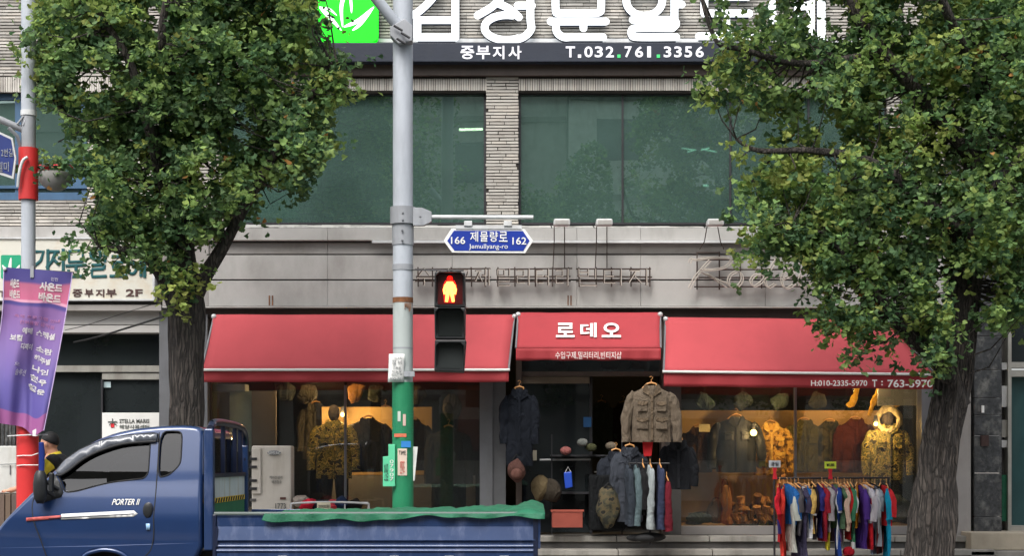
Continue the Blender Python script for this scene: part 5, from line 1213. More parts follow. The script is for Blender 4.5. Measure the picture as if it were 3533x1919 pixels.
# hand with five fingers on the cabinet edge
pm = P(34,1694,pd_-.31); b.ball(pm,(.045,.032,.018),12,8); b.tube([wrN,pm],[.027,.030],10)
for i, (a, l) in enumerate(((-.020,.050),(-.007,.060),(.007,.056),(.020,.044))):
    k0 = pm+Vector((-.035,a,.004)); k1 = k0+Vector((-l*.55,a*.25,-.004)); k2 = k1+Vector((-l*.35,0,-.022)); b.tube([k0-Vector((-.02,0,0)),k0,k1,k2],[.009,.009,.0085,.006],8)
k0 = pm+Vector((-.005,-.028,-.004)); b.tube([k0,k0+Vector((-.03,-.018,-.006)),k0+Vector((-.055,-.018,-.016))],[.011,.010,.007],8)
bo = b.build('body', K['skin'], pe, smooth=80); rm_ = bo.modifiers.new('merge','REMESH'); rm_.mode = 'VOXEL'; rm_.voxel_size = .0075; rm_.use_smooth_shade = True; sm_ = bo.modifiers.new('s','SMOOTH'); sm_.iterations = 3
V_ = mat('black_vest',(30,32,36),.8); YS = mat('yellow_shirt',(222,200,52),.8)
b = MB(); chain([(J['pel'],.165),(J['bel'],.158),(J['che'],.175),(P(187,1584,pd_),.125),(P(184,1575,pd_),.085)], 20); b.ball(shN+Vector((.03,0,.0)),(.085,.06,.075),12,8).ball(shF,(.085,.06,.075),12,8); b.jig(.012,7); b.build('vest', V_, pe, smooth=80)
b = MB(); chain([(shN+Vector((0,-.02,-.03)),.072),(P(150,1620,pd_-.22),.066),(elN,.058),(P(100,1665,pd_-.27),.052)]); chain([(shF,.07),(P(140,1660,pd_+.25),.055)]); b.jig(.01,9); b.build('shirt_sleeves', YS, pe, smooth=80)
MB().tube([P(188,1577,pd_),P(184,1566,pd_)],[.082,.075],18).build('collar', YS, pe, smooth=80)
b = MB()
for h, dy in ((hipN,-.09),(hipF,.09)): chain([(h,.11),(P(212+dy*60,1868,pd_+dy),.08),(P(222+dy*90,1980,pd_+dy*1.1),.06)])
b.build('trousers', mat('dark_trousers',(40,42,50),.85), pe, smooth=80)
for dy in (-.1,.1): a_ = P(214+dy*90,2008,pd_+dy); MB().ball((a_.x,a_.y,.2),(.13,.05,.05),12,8).build('shoe', K['black'], pe, smooth=60)
b = MB(); b.ball(hc+Vector((.012,0,.020)),(.096,.084,.104),20,12); b.v = [(x,y,max(z,hc.z+.015-(x-hc.x)*.45)) for x,y,z in b.v]; b.build('hair', mat('black_hair',(22,22,24),.7), pe, smooth=60)
# ---------------------------------------------------------------- outdoor air conditioner unit
ae = empty('air_conditioner', (PX(930,19.1),-.9,.46), 'yellowed outdoor air conditioner unit standing left of the shop window', 'air conditioner')
m_ = mat('aged_cream_plastic',(196,190,180),.55,var=.08,dirt=(150,138,120),da=.7)
MB().pbox(868,1004,1539,1900,19.1,.30).build('casing', m_, ae, bevel=.02)
for y, x1 in ((1572,912),(1600,912),(1650,912),(1678,912),(1722,905)):
    MB().pbox(862,x1-22,y,y+9,19.085,.03).build('vent_slot', K['darkcon'], ae); 
MB().pbox(868,900,1548,1706,19.07,.03).build('side_grille', m_, ae, bevel=.01)
for y in (1580,1608,1655,1683): MB().pbox(860,886,y,y+9,19.06,.03).build('vent_slot', K['darkframe'], ae)
p = P(946,1564,19.09); MB().ball((p.x,p.y,p.z),(.088,.006,.032),20,8).build('logo_oval', K['greymetal'], ae, smooth=60); text('lettering','SAMSUNG',925,967,1559,1570,19.07,K['white'],ae,0)
GI = mat('grey_ink2',(96,98,96)); text('lettering','에어컨설치',930,974,1643,1654,19.09,GI,ae,0); text('lettering','배관청소',938,972,1658,1670,19.09,GI,ae,0); text('lettering','1773',950,986,1738,1758,19.09,GI,ae,.01); MB().pbox(966,986,1717,1725,19.09,.01).build('plate', mat('brown_label',(86,52,46)), ae)
# ---------------------------------------------------------------- garments
def grad(c, k): return tuple(min(255,int(q*k)) for q in c)
def jacket(px, py, d, W_, L_, m, label, name='jacket', slv=.58, spread=1.0, yaw=0, cm=None, group=None, pockets=0, flare=1.03, thick=.085, btn=None, cat='jacket', hanger=True, parent=None):
    o_ = P(px, py, d); root = empty(name, o_, label, cat, group); rd = random.Random(int(px*7+py)); cm = cm or m
    T = lambda p: o_ + Matrix.Rotation(R(yaw),3,'Z') @ Vector(p)
    hw = [(0,.075,.06),(-.02,.10,.065),(-.05,W_*.62,.07),(-.085,W_*.93,.07),(-.14,W_*1.0,.08),(-.25,W_*.96,thick)]
    z = -.35
    while z > -L_: hw.append((z, W_*(.96+(flare-.96)*(-z/L_)), thick)); z -= .06
    hw.append((-L_, W_*flare, thick*.95))
    rings = []; seg = 36
    for z, w, t in hw:
        ring = []
        for k in range(seg):
            a = 2*math.pi*k/seg; ca, sa = math.cos(a), math.sin(a); x = w*math.copysign(abs(ca)**.75, ca); y = t*math.copysign(abs(sa)**.8, sa)
            f = min(1, -z*5); y += f*(.022*noise.noise(Vector((x*9+px, z*4, y*3)))+.012*math.sin(x*34+z*3+px)*min(1,-z)); x += f*.010*noise.noise(Vector((z*9, y*6, px)))
            ring.append(T((x, y, z + (.012*noise.noise(Vector((x*6,px,0))) if z <= -L_+.001 else 0))))
        rings.append(ring)
    MB().loft(rings).build('torso', m, root, smooth=70)
    for s in (-1,1):
        e = spread
        pts = [(s*W_*.80,0,-.095),(s*W_*(.95+.06*e),-.01,-.18),(s*W_*(1.0+.22*e),-.02,-.34),(s*W_*(1.0+.30*e),-.03,-.10-slv*.7),(s*W_*(1.0+.30*e),-.035,-.08-slv)]
        q = smoothline([T(p) for p in pts], 6); rr = [v.x for v in smoothline([(r_,0,0) for r_ in (.050,.072,.070,.062,.055)], 6)]
        mb = MB(); mb.tube(q, rr, 16, .62); mb.jig(.016, 11); mb.build('sleeve', m, root, smooth=75)
    for s in (-1,1):
        MB().prism([(0,0)]*0 or [(s*.012,-.13),(s*.11,-.055),(s*.095,.012),(s*.06,.02),(s*.03,-.03)], -.0, .012).v
        mb = MB().prism([(s*.008,-.15),(s*.115,-.075),(s*.10,-.005),(s*.065,.022),(s*.045,-.03)], -.098, -.083)
        mb.v = [tuple(T(v)) for v in mb.v]; mb.build('collar', cm, root)
    mb = MB(); mb.prism([(-.012,-.12),(.014,-.12),(.016,-L_+.02),(-.012,-L_+.02)], -thick-.022, -thick+.01); mb.v = [tuple(T(v)) for v in mb.v]; mb.jig(.005,8); mb.build('placket', cm, root)
    for (x, z, w, h) in ([(-.115,-.26,.12,.12),(.115,-.26,.12,.12),(-.12,-.47,.14,.14),(.12,-.47,.14,.14)][:pockets]):
        mb = MB(); mb.box(x-w/2,x+w/2,-thick-.022,-thick,z-h/2,z+h/2-.045); mb.v = [tuple(T(v)) for v in mb.v]; mb.jig(.006,9); mb.build('pocket', m, root, bevel=.006)
        mb = MB(); mb.prism([(x-w/2-.004,z+h/2),(x+w/2+.004,z+h/2),(x+w/2,z+h/2-.035),(x,z+h/2-.055),(x-w/2,z+h/2-.035)], -thick-.032, -thick-.01); mb.v = [tuple(T(v)) for v in mb.v]; mb.jig(.005,9); mb.build('pocket_flap', cm, root, bevel=.004)
    if btn:
        for i in range(4): p = T((.0,-thick-.026,-.2-i*.11)); MB().ball(p,(.009,.005,.009),8,4).build('button', btn, root)
    if hanger:
        mb = MB(); mb.tube([T((-W_*.45,0,-.035)),T((-.05,0,.025)),T((0,0,.04)),T((.05,0,.025)),T((W_*.45,0,-.035))],.012,8); mb.tube([T((0,0,.03)),T((0,0,.075)),T((.02,0,.10)),T((0,0,.12)),T((-.02,0,.105))],.004,6); mb.build('hanger', K['hangerwood'], root, smooth=60)
    return root
def folds(m):
    N = m.node_tree.nodes; L = m.node_tree.links; b = N['Principled BSDF']; tc = N.new('ShaderNodeTexCoord'); mp = N.new('ShaderNodeMapping'); mp.inputs['Scale'].default_value = (9,9,4)
    nz = N.new('ShaderNodeTexNoise'); nz.inputs['Scale'].default_value = 1; nz.inputs['Detail'].default_value = 3; nz.inputs['Distortion'].default_value = 1.2; L.new(tc.outputs['Object'], mp.inputs[0]); L.new(mp.outputs[0], nz.inputs['Vector'])
    bp = N.new('ShaderNodeBump'); bp.inputs['Strength'].default_value = 1; bp.inputs['Distance'].default_value = .06; L.new(nz.outputs[0], bp.inputs['Height'])
    if b.inputs['Normal'].links: L.new(b.inputs['Normal'].links[0].from_socket, bp.inputs['Normal'])
    L.new(bp.outputs[0], b.inputs['Normal']); return m
def fab(c, v=.12): return folds(mat('cloth_%d_%d_%d' % c, c, .92, var=v, bump=.3, bs=40, spec=.2))
# outside the door
for i_, (px, py, c, lb, d_) in enumerate(((985,1345,(52,54,50),'dark cap hanging high at the left of the left display',20.6),(1060,1350,(64,60,52),'brown bag hanging high behind the left display glass',20.7),(1225,1345,(150,104,56),'tan bag hanging high just right of the left mullion',20.7),(1300,1350,(58,60,50),'olive cloth hanging high above the dark brown jacket',20.8),(1440,1350,(84,76,58),'khaki bag hanging high right of the signal pole',20.7),(2430,1372,(60,72,76),'blue grey cloth hanging high at the left of the right display',20.8),(2560,1376,(44,50,50),'dark bag hanging high above the black leather jacket',20.8),(2690,1374,(66,76,68),'grey green cloth hanging high above the orange parka',20.9),(2820,1372,(52,52,46),'dark brown bag hanging high right of the window mullion',20.9))):
    t = empty('hanging_bag', P(px,py-15,d_), lb, 'bag'); mb = MB(); p = P(px,py+10,d_); mb.ball((p.x,p.y,p.z),(.13,.07,.12),16,10); mb.jig(.06,8); mb.jig(.015,25); mb.build('body', fab(c,.3), t, smooth=80); MB().tube([(p.x,p.y,p.z+.1),(p.x+.01,p.y,p.z+.25)],.006,5).build('strap', K['black'], t)
jacket(2247,1332,18.7,.245,.70,folds(mat('khaki_drill',(98,86,72),.9,var=.14,vs=9,bump=.4,bs=22)),'khaki four pocket field jacket on a wooden hanger beside the doorway',slv=.62,spread=1.0,pockets=4,cm=fab((106,92,76)),btn=fab((90,76,60)))
MB().tube([P(2254,1290,18.7),P(2254,1306,18.7)],.006,6)
jacket(2338,1520,19.0,.16,.62,fab((26,28,32)),'black jacket hanging below the khaki field jacket against the display',slv=.5,spread=.9,cm=fab((36,38,42)))
jacket(1792,1345,19.3,.17,.98,fab((24,28,36)),'long navy coat hanging left of the glass door',name='coat',cat='coat',slv=.62,spread=.5)
# left display
jacket(1270,1445,20.8,.25,.74,fab((44,38,32)),'dark brown jacket on a wooden hanger in the left display window',slv=.6,pockets=2,spread=.8)
jacket(1425,1450,20.9,.2,.7,fab((58,48,38)),'brown tweed jacket partly behind the green wrapped pole',slv=.6,spread=.6)
jacket(1548,1478,20.5,.23,1.15,fab((66,62,52)),'long olive grey coat on an orange hanger in the left display window',name='coat',cat='coat',slv=.68,spread=.7,pockets=2)
cm1 = camo('woodland_camo',[(150,136,66),(96,94,54),(190,166,88),(56,52,36)],15); cm2 = camo('tan_camo',[(196,146,58),(214,164,76),(150,104,44),(96,70,36)],14); cm3 = camo('dark_camo',[(40,42,34),(66,62,44),(84,74,50),(26,26,22)],9)
def mannequin(px, py, d, m, label, hood=None, L_=.8, hm=None):
    r_ = jacket(px, py, d, .24, L_, m, label, name='mannequin', cat='mannequin', slv=.6, spread=.9, hanger=False, pockets=2)
    c = P(px, py-26, d); MB().ball(c,(.08,.09,.115),16,10).build('head', hm or fab((86,76,66)), r_, smooth=60)
    if hood:
        mb = MB(); n = 20; pts = [c+Vector((.15*math.cos(2*math.pi*k/n), -.06, -.03+.15*math.sin(2*math.pi*k/n))) for k in range(n+1)]; mb.tube(pts,.045,10); mb.jig(.035,16); mb.build('fur_hood', hood, r_, smooth=80)
    o2 = P(px, py, d); mb = MB()
    for s in (-1,1): mb.tube([o2+Vector((s*.1,0,-L_+.05)), o2+Vector((s*.12,0,-L_-.35))],[.10,.08],12)
    mb.build('legs', fab((48,48,42)), r_, smooth=70); return r_
mannequin(1152,1452,20.7,cm1,'mannequin in yellow green camouflage lit by a warm lamp in the left display')
mannequin(3062,1468,20.6,cm1,'mannequin in camouflage with a pale fur hood at the right end of the display',hood=fab((206,186,140),.3))
hb_ = empty('straw_hat', P(1558,1400,20.5), 'round brimmed hat standing upright above the long olive coat', 'hat')
MB().ball(P(1560,1405,20.55),(.13,.02,.18),20,12).build('brim', fab((98,90,80)), hb_, smooth=60); MB().ball(P(1545,1412,20.45),(.07,.06,.09),14,8).build('crown', fab((84,78,66)), hb_, smooth=60)
# right display, from the door to the tree
jacket(2408,1476,20.8,.19,.62,fab((74,50,34)),'small brown jacket with a paper tag in the right display window',slv=.5,spread=.8)
jacket(2540,1440,20.7,.27,.76,mat('dark_leather',(34,36,40),.4,bump=.4,bs=14),'black leather jacket in the middle of the right display window',slv=.62,spread=.9,pockets=2)
jacket(2658,1462,20.9,.22,.72,cm2,'bright orange tan camouflage parka under the display lamp',slv=.6,pockets=4,spread=.9,cm=fab((226,180,90)))
jacket(2774,1452,21.0,.22,.72,fab((84,78,44)),'olive field jacket behind the window mullion',slv=.6,pockets=2,spread=.7)
jacket(2862,1456,21.0,.20,.70,cm3,'dark mottled jacket right of the olive field jacket',slv=.58,spread=.7)
jacket(2950,1448,20.9,.21,.74,fab((84,38,30)),'maroon leather jacket left of the camouflage mannequin',slv=.62,spread=.7)
# paper tags
for px, py, w, h, d, s, c, lb in ((2431,1478,38,26,20.6,'SALE',(236,220,170),'cream paper tag pinned on the small brown jacket'),):
    t = empty('price_tag', P(px,py,d), lb, 'tag'); MB().pbox(px-w/2,px+w/2,py-h/2,py+h/2,d,.004).build('card', mat('tag_card',c), t)
# lamps inside the displays
def lamp(px, py, d, label, e=9, rad=.03, drop=True):
    t = empty('spot_lamp', P(px,py,d), label, 'lamp'); MB().ball(P(px,py,d),rad,12,8).build('bulb', emat('warm_bulb',(255,214,110),9), t, smooth=60)
    MB().tube([P(px,py-3,d+.02)+Vector((0,0,.02)),P(px,py-3,d+.02)+Vector((0,.03,.10))],[.035,.02],10).build('holder', K['darkframe'], t)
    l = bpy.data.lights.new('bulb_light','POINT'); l.energy = e; l.color = (1,.62,.26); l.shadow_soft_size = .04; lo = bpy.data.objects.new('bulb_light', l); COL.objects.link(lo); lo.parent = t; lo.location = (0,-.06,0)
lamp(1182,1432,20.95,'glowing lamp beside the camouflage mannequin in the left display',34)
lamp(2600,1494,20.5,'round glowing lamp between the black jacket and the orange parka',14,.045)
lamp(3022,1464,20.4,'glowing lamp at the pale fur hood of the mannequin',12)
lamp(2950,1352,21.0,'glowing lamp high above the maroon jacket',9,.02)
lamp(2640,1300,20.25,'added unseen lamp behind the right awning valance over the heap of boots',34,.02)  # added out of view to warm the boot heap
lamp(1120,1292,20.3,'added unseen lamp behind the left awning valance over the left display',22,.02)  # added fill for the left display, kept out of sight
lamp(2960,1300,20.25,'added unseen lamp behind the right awning valance above the camouflage mannequin',12,.02)  # another added lamp, unseen, brightening the mannequin end
for px, py, a, lb in ((2945,1345,-.3,'left yellow strip of cloth hanging above the maroon jacket'),(3020,1345,-.4,'bright yellow strip of cloth hanging above the mannequin'),(3100,1350,.3,'short yellow strip of cloth right of the fur hood')):
    t = empty('hanging_cloth', P(px,py,20.9), lb, 'cloth', ); mb = MB(); mb.tube(smoothline([P(px+14,1336,20.9),P(px+4,1370,20.88),P(px-10,1400,20.9),P(px-22,1435 if px==3020 else 1392,20.9)],6),[.035]*6+[.05]*6+[.03]*7,10,.4); mb.build('cloth', fab((222,170,60)), t, smooth=60)
# heap of boots and bags in the right display
rdh = random.Random(21); spots = []
for r_, (n_, y_, z_) in enumerate(((9,20.35,0),(8,20.55,.09),(6,20.75,.22),(4,20.8,.34))):
    for i in range(n_):
        spots.append((2520+i*(165/n_)+rdh.uniform(-8,8)+r_*9, y_+rdh.uniform(-.05,.05), z_))
zf = PZ(1817,20)
boots = None
cols = [(196,140,88),(176,122,76),(150,104,64),(206,152,98),(120,84,54)]
for i, (px, d, z) in enumerate(spots[:22]):
    c = cols[i % 5]; x = PX(px,d); h = rdh.uniform(.12,.2)
    if i < 5 or boots is None:
        t = empty('boot', (x,d-20,zf+z), '', 'boot', 'tan boots heaped in the display'); mb = MB(); o0 = Vector((x,d-20,zf+z))
        q = [o0+Vector(v) for v in ((-.02,.04,h),(-.02,.04,.10),(0,.0,.05),(.02,-.10,.03))]; mb.tube(q,[.055,.05,.05,.035],10); mb.jig(.012,10); mb.build('upper', fab(c), t, smooth=70)
        MB().box(x-.045,x+.05,d-20-.14,d-20+.07,zf+z-.008,zf+z+.014).build('sole', K['rubber'], t, bevel=.004); boots = boots or []; boots.append(t)
    else:
        s_ = boots[i%5]; t = s_.copy(); COL.objects.link(t); t.location = (x,d-20,zf+z)
        for ch in s_.children: q = ch.copy(); COL.objects.link(q); q.parent = t
        t.rotation_euler = (rdh.uniform(-.5,.5),rdh.uniform(-1.2,1.2),rdh.uniform(-1.5,1.5))
    t['label'] = 'tan work boot in the heap on the floor of the right display window'
for px, py, c, lb, w in ((2470,1740,(112,84,58),'brown canvas bag on the floor left of the boot heap',.13),(2500,1690,(176,128,80),'tan leather bag standing left of the boot heap',.10),(2420,1778,(64,84,84),'dark teal folded cloth at the front of the right display',.2),(2955,1700,(84,96,90),'large grey green duffel bag at the right end of the display',.0),(3080,1720,(82,92,88),'grey green cloth bundle under the camouflage mannequin',.26),(2700,1660,(190,134,84),'tan gloves on top of the boot heap',.09)):
    if w == 0: continue
    t = empty('bag', P(px,1815,20.35), lb, 'bag'); p = P(px,py,20.4); mb = MB(); h = (PZ(py,20.4)-zf); mb.ball((p.x,p.y,zf+h*.55+.02),(w,.10,h*.55),18,12); mb.jig(.04,7); mb.build('body', fab(c), t, smooth=80)
    MB().tube(smoothline([(p.x-w*.5,p.y-.05,zf+h*.9),(p.x-w*.3,p.y-.05,zf+h*1.25),(p.x+w*.3,p.y-.05,zf+h*1.25),(p.x+w*.5,p.y-.05,zf+h*.9)],5),.008,6).build('strap', fab(grad(c,.6)), t, smooth=60)
# clothes table outside the left window
tb = empty('display_basket', (PX(1140,19),-1.0,.46), 'white wire basket stand piled with clothes outside the left display', 'basket')
wr = MB(); wr.tube(smoothline([P(1004,1790,18.95),P(1004,1748,18.95),P(1018,1738,18.95),P(1140,1734,18.95),P(1258,1738,18.95),P(1272,1748,18.95),P(1272,1790,18.95)],5),.013,8); wr.build('front_rail', K['whitemetal'], tb, smooth=60)
wr = MB(); wr.tube([P(1010,1736,19.4),P(1270,1736,19.4)],.011,8); wr.build('back_rail', K['whitemetal'], tb, smooth=60)
for px in (1006,1100,1190,1270): MB().tube([P(px,1740,18.96),P(px,1925,18.96)],.008,6).build('leg', K['whitemetal'], tb)
MB().pbox(1006,1270,1790,1796,18.97,.5).build('tray', K['whitemetal'], tb)
MB().pbox(1094,1140,1735,1765,18.93,.004).build('price_card', mat('price_card',(226,218,190)), tb); text('lettering','2000원',1098,1136,1742,1754,18.925,K['darkframe'],tb,0)
for px, py, c, lb, w in ((1062,1722,(196,40,60),'crumpled red shirt at the left end of the clothes basket',.12),(1110,1728,(26,28,40),'dark navy shirt folded in the clothes basket',.11),(1150,1726,(176,60,70),'striped pink and red shirt in the middle of the basket',.1),(1180,1722,(30,44,70),'blue striped shirt next to the black cap in the basket',.09),(1222,1722,(20,20,22),'black cap lying at the right end of the basket',.1),(1040,1712,(150,140,130),'pale grey cloth draped at the back left of the basket',.1)):
    t = empty('folded_garment', P(px,1735,19.1), lb, 'clothing'); p = P(px,py+10,19.15); mb = MB(); mb.ball((p.x,p.y,p.z-.03),(w,.14,.075),18,10); mb.jig(.05,9); mb.jig(.012,30); mb.build('cloth', fab(c,.25), t, smooth=80)
# doorway things
t = empty('backpack', P(1782,1690,19.2), 'brown backpack hanging below the navy coat by the door', 'bag'); mb = MB(); p = P(1782,1625,19.2); mb.ball((p.x,p.y,p.z),(.11,.08,.15),18,12); mb.jig(.03,9); mb.build('body', fab((86,60,54)), t, smooth=80)
MB().ball((p.x,p.y-.07,p.z-.04),(.075,.04,.07),14,8).build('pocket', fab((104,72,64)), t, smooth=80); MB().tube(smoothline([(p.x-.05,p.y,p.z+.13),(p.x,p.y,p.z+.2),(p.x+.05,p.y,p.z+.13)],5),.008,6).build('strap', K['black'], t)
t = empty('shopping_bag', P(1960,1690,19.6), 'small bright blue bag hanging in the doorway', 'bag'); MB().pprism([(1945,1632),(1972,1628),(1976,1682),(1950,1688)],19.6,.06).build('body', mat('bright_blue_bag',(36,78,190),.4), t, bevel=.01); MB().tube([P(1950,1632,19.62),P(1960,1612,19.62),P(1970,1630,19.62)],.004,5).build('handle', K['white'], t)
t = empty('crate', P(1960,1822,19.3), 'red brown plastic crate on the step by the door', 'crate')
f = MB(); f.pbox(1905,2010,1765,1822,19.3,.012); f.build('front', mat('crate_red',(150,70,56),.6), t, bevel=.004); 
for a in (1905,2006): MB().pbox(a,a+4,1765,1822,19.312,.3).build('side', mat('crate_red',(150,70,56),.6), t)
MB().pbox(1905,2010,1816,1822,19.312,.3).build('bottom', mat('crate_red',(140,66,54),.6), t); MB().pbox(1900,2015,1760,1767,19.29,.02).build('rim', mat('crate_red',(160,78,62),.6), t)
t = empty('duffel_bag', P(2100,1825,19.25), 'dark camouflage duffel bag leaning on a black case in the doorway', 'bag'); mb = MB(); p = P(2098,1750,19.25); mb.ball((p.x,p.y,p.z),(.15,.10,.26),18,14); mb.jig(.03,8); mb.build('body', cm3, t, smooth=80); MB().tube([(p.x-.06,p.y-.05,p.z+.24),(p.x,p.y-.05,p.z+.31),(p.x+.06,p.y-.05,p.z+.24)],.01,6).build('handle', K['black'], t)
t = empty('suitcase', P(2100,1832,19.4), 'large black case standing behind the camouflage duffel bag', 'suitcase'); MB().pbox(2034,2160,1640,1832,19.38,.25).build('body', fab((24,26,28)), t, bevel=.03); MB().pbox(2080,2110,1630,1642,19.45,.04).build('handle', K['black'], t)
for i,(px,py,c,lb,l_) in enumerate(((2172,1545,(60,64,72),'dark grey hooded jacket facing the doorway on the crowded rack',.95),(2125,1560,(40,44,52),'black zip jacket at the back of the doorway rack',.9))):
    jacket(px,py,19.3+.2*i,.17,l_,fab(c),lb,slv=.6,spread=.5)
for px, py, c, lb in ((2010,1528,(120,124,120),'grey knitted cap on the shelf in the doorway'),(1952,1556,(160,100,96),'pinkish cap on the shelf in the doorway'),(2040,1545,(74,76,52),'olive cap on the shelf in the doorway'),(2108,1540,(120,110,96),'beige cap on the hooded jackets in the doorway')):
    t = empty('cap', P(px,py,19.75), lb, 'cap'); p = P(px,py,19.7); MB().ball((p.x,p.y,p.z),(.075,.08,.055),16,8).build('dome', fab(c), t, smooth=60); MB().ball((p.x,p.y-.08,p.z-.03),(.06,.05,.008),12,6).build('peak', fab(grad(c,.7)), t, smooth=60)
t = empty('shelf_rack', P(1960,1560,19.8), 'dark shelf with caps just inside the glass door', 'shelf'); MB().pbox(1900,2150,1570,1576,19.7,.3).build('board', K['darkframe'], t); MB().pbox(1900,2150,1700,1706,19.7,.3).build('board', K['darkframe'], t)
for a in (1902,2144): MB().pbox(a,a+4,1500,1845,19.85,.03).build('upright', K['darkframe'], t)
for px, py, c, lb in ((1865,1690,(94,82,60),'olive brown folded jacket on the lower shelf by the door'),(1900,1690,(60,54,46),'dark brown folded coat on the lower shelf by the door'),(1860,1500,(64,72,64),'grey green camouflage coat inside the glass door')):
    t = empty('folded_garment', P(px,py,19.8), lb, 'clothing'); p = P(px,py,20.3 if py < 1600 else 19.6); mb = MB(); mb.ball((p.x,p.y,p.z),(.13,.1,.3 if py < 1600 else .16),16,12); mb.jig(.05,7); mb.build('cloth', fab(c,.3), t, smooth=80)
# round rack of jackets seen edge-on beside the khaki jacket
rr_ = empty('garment_stand', (PX(2240,18.7),-1.3,.30), 'black floor stand holding the edge-on jackets below the khaki field jacket', 'clothes rack')
MB().tube([P(2243,1880,18.8),P(2243,1565,18.8)],.016,10).build('pole', K['darkframe'], rr_, smooth=60); MB().tube([P(2170,1600,18.85),P(2310,1600,18.75)],.010,8).build('rail', K['darkframe'], rr_)
MB().ball(P(2243,1855,18.8),(.20,.15,.06),18,8).build('base', K['black'], rr_, smooth=60)
t = empty('red_cloth', P(2235,1560,18.62), 'bright red cloth hanging under the hem of the khaki jacket', 'cloth'); mb = MB(); mb.pprism([(2216,1518),(2254,1520),(2248,1575),(2222,1577)],18.72,.04); mb.build('cloth', mat('scarlet',(206,24,34),.7), t, bevel=.01)
def strip(px, py, d, w, L_, c, label, name='hanging_jacket', cat='jacket', group=None, sleeve=True, c2=None, yaw=0, sw=.05, sl=.5, m=None, depth=.24, sc=None):
    """a garment seen edge-on: narrow body, front sleeve toward the street"""
    o_ = P(px,py,d); t = empty(name, o_, label, cat, group); rot = Matrix.Rotation(R(yaw),3,'Z'); T = lambda v: o_+rot@Vector(v); rd = random.Random(int(px*3+L_*100)); m = m or fab(c,.15)
    rings = []; n = 14
    for k in range(n+1):
        z = -L_*k/n; hd = depth*min(1,.25+k*.35) if k < 3 else depth; ww = w*(.5+.5*min(1,k/3)); ring = []
        for q in range(20):
            a = 2*math.pi*q/20; x = ww*math.cos(a)+.012*math.sin(z*9+q*.9+px)*min(1,k/4)+.012*math.sin(z*5+px*.7); y = hd*math.sin(a)+.01*noise.noise(Vector((z*6,px,q*.3)))
            ring.append(T((x,y,z)))
        rings.append(ring)
    MB().loft(rings).build('body', m, t, smooth=70)
    if sleeve:
        pts = [(0,-depth*.75,-.05),(rd.uniform(-.01,.01),-depth*1.02,-.12),(rd.uniform(-.02,.02),-depth*1.16,-.05-sl*.5),(rd.uniform(-.02,.02),-depth*1.12,-.05-sl)]
        q = smoothline([T(p) for p in pts],5); mb = MB(); mb.tube(q,[v.x for v in smoothline([(r_,0,0) for r_ in (sw*.6,sw*.9,sw,sw*1.05)],5)],12,.8); mb.jig(.014,12); mb.build('sleeve', fab(sc) if sc else m, t, smooth=70)
    if c2:
        z0 = -L_*.62; MB().loft([[T((w*1.15*math.cos(a)+.012*math.sin(z*9+px), depth*1.02*math.sin(a), z)) for a in [2*math.pi*k/16 for k in range(16)]] for z in (z0, z0-L_*.12, z0-L_*.24)]).build('band', fab(c2), t, smooth=70)
    MB().tube([T((0,-.2,-.03)),T((0,0,.02)),T((0,.2,-.03))],.009,6).tube([T((0,0,.02)),T((0,0,.06)),T((.0,.012,.075))],.004,5).build('hanger', K['hangerwood'] if rd.random() < .8 else K['black'], t, smooth=60)
    return t
for px, w, L_, c, lb, sl in ((2196,.035,.76,(84,100,104),'grey teal jacket hanging edge-on at the left of the floor stand',.7),(2217,.035,.62,(28,28,30),'black jacket edge-on between the grey teal and the pale grey ones',.5),(2243,.045,.80,(148,156,158),'pale grey jacket edge-on in the middle of the floor stand',.74),(2276,.045,.80,(48,54,76),'slate navy jacket edge-on with a white shoulder line',.74),(2300,.028,.66,(98,26,38),'maroon jacket edge-on at the right of the floor stand',.6),(2170,.05,.74,(48,54,62),'charcoal jacket at the far left of the floor stand',.7)):
    strip(px,1605 if px != 2300 else 1650,18.7,w,L_,c,lb,sl=sl,sw=.045,depth=.2)
t = empty('shoes', P(2215,1850,18.6), 'pair of dark shoes on the step below the edge-on jackets', 'shoes')
for dx in (0,.1):
    p = P(2180,1852,18.6); mb = MB(); mb.ball((p.x+.05+dx,p.y-dx,p.z-.02),(.12,.05,.045),14,8); mb.build('shoe', K['black'], t, smooth=60)
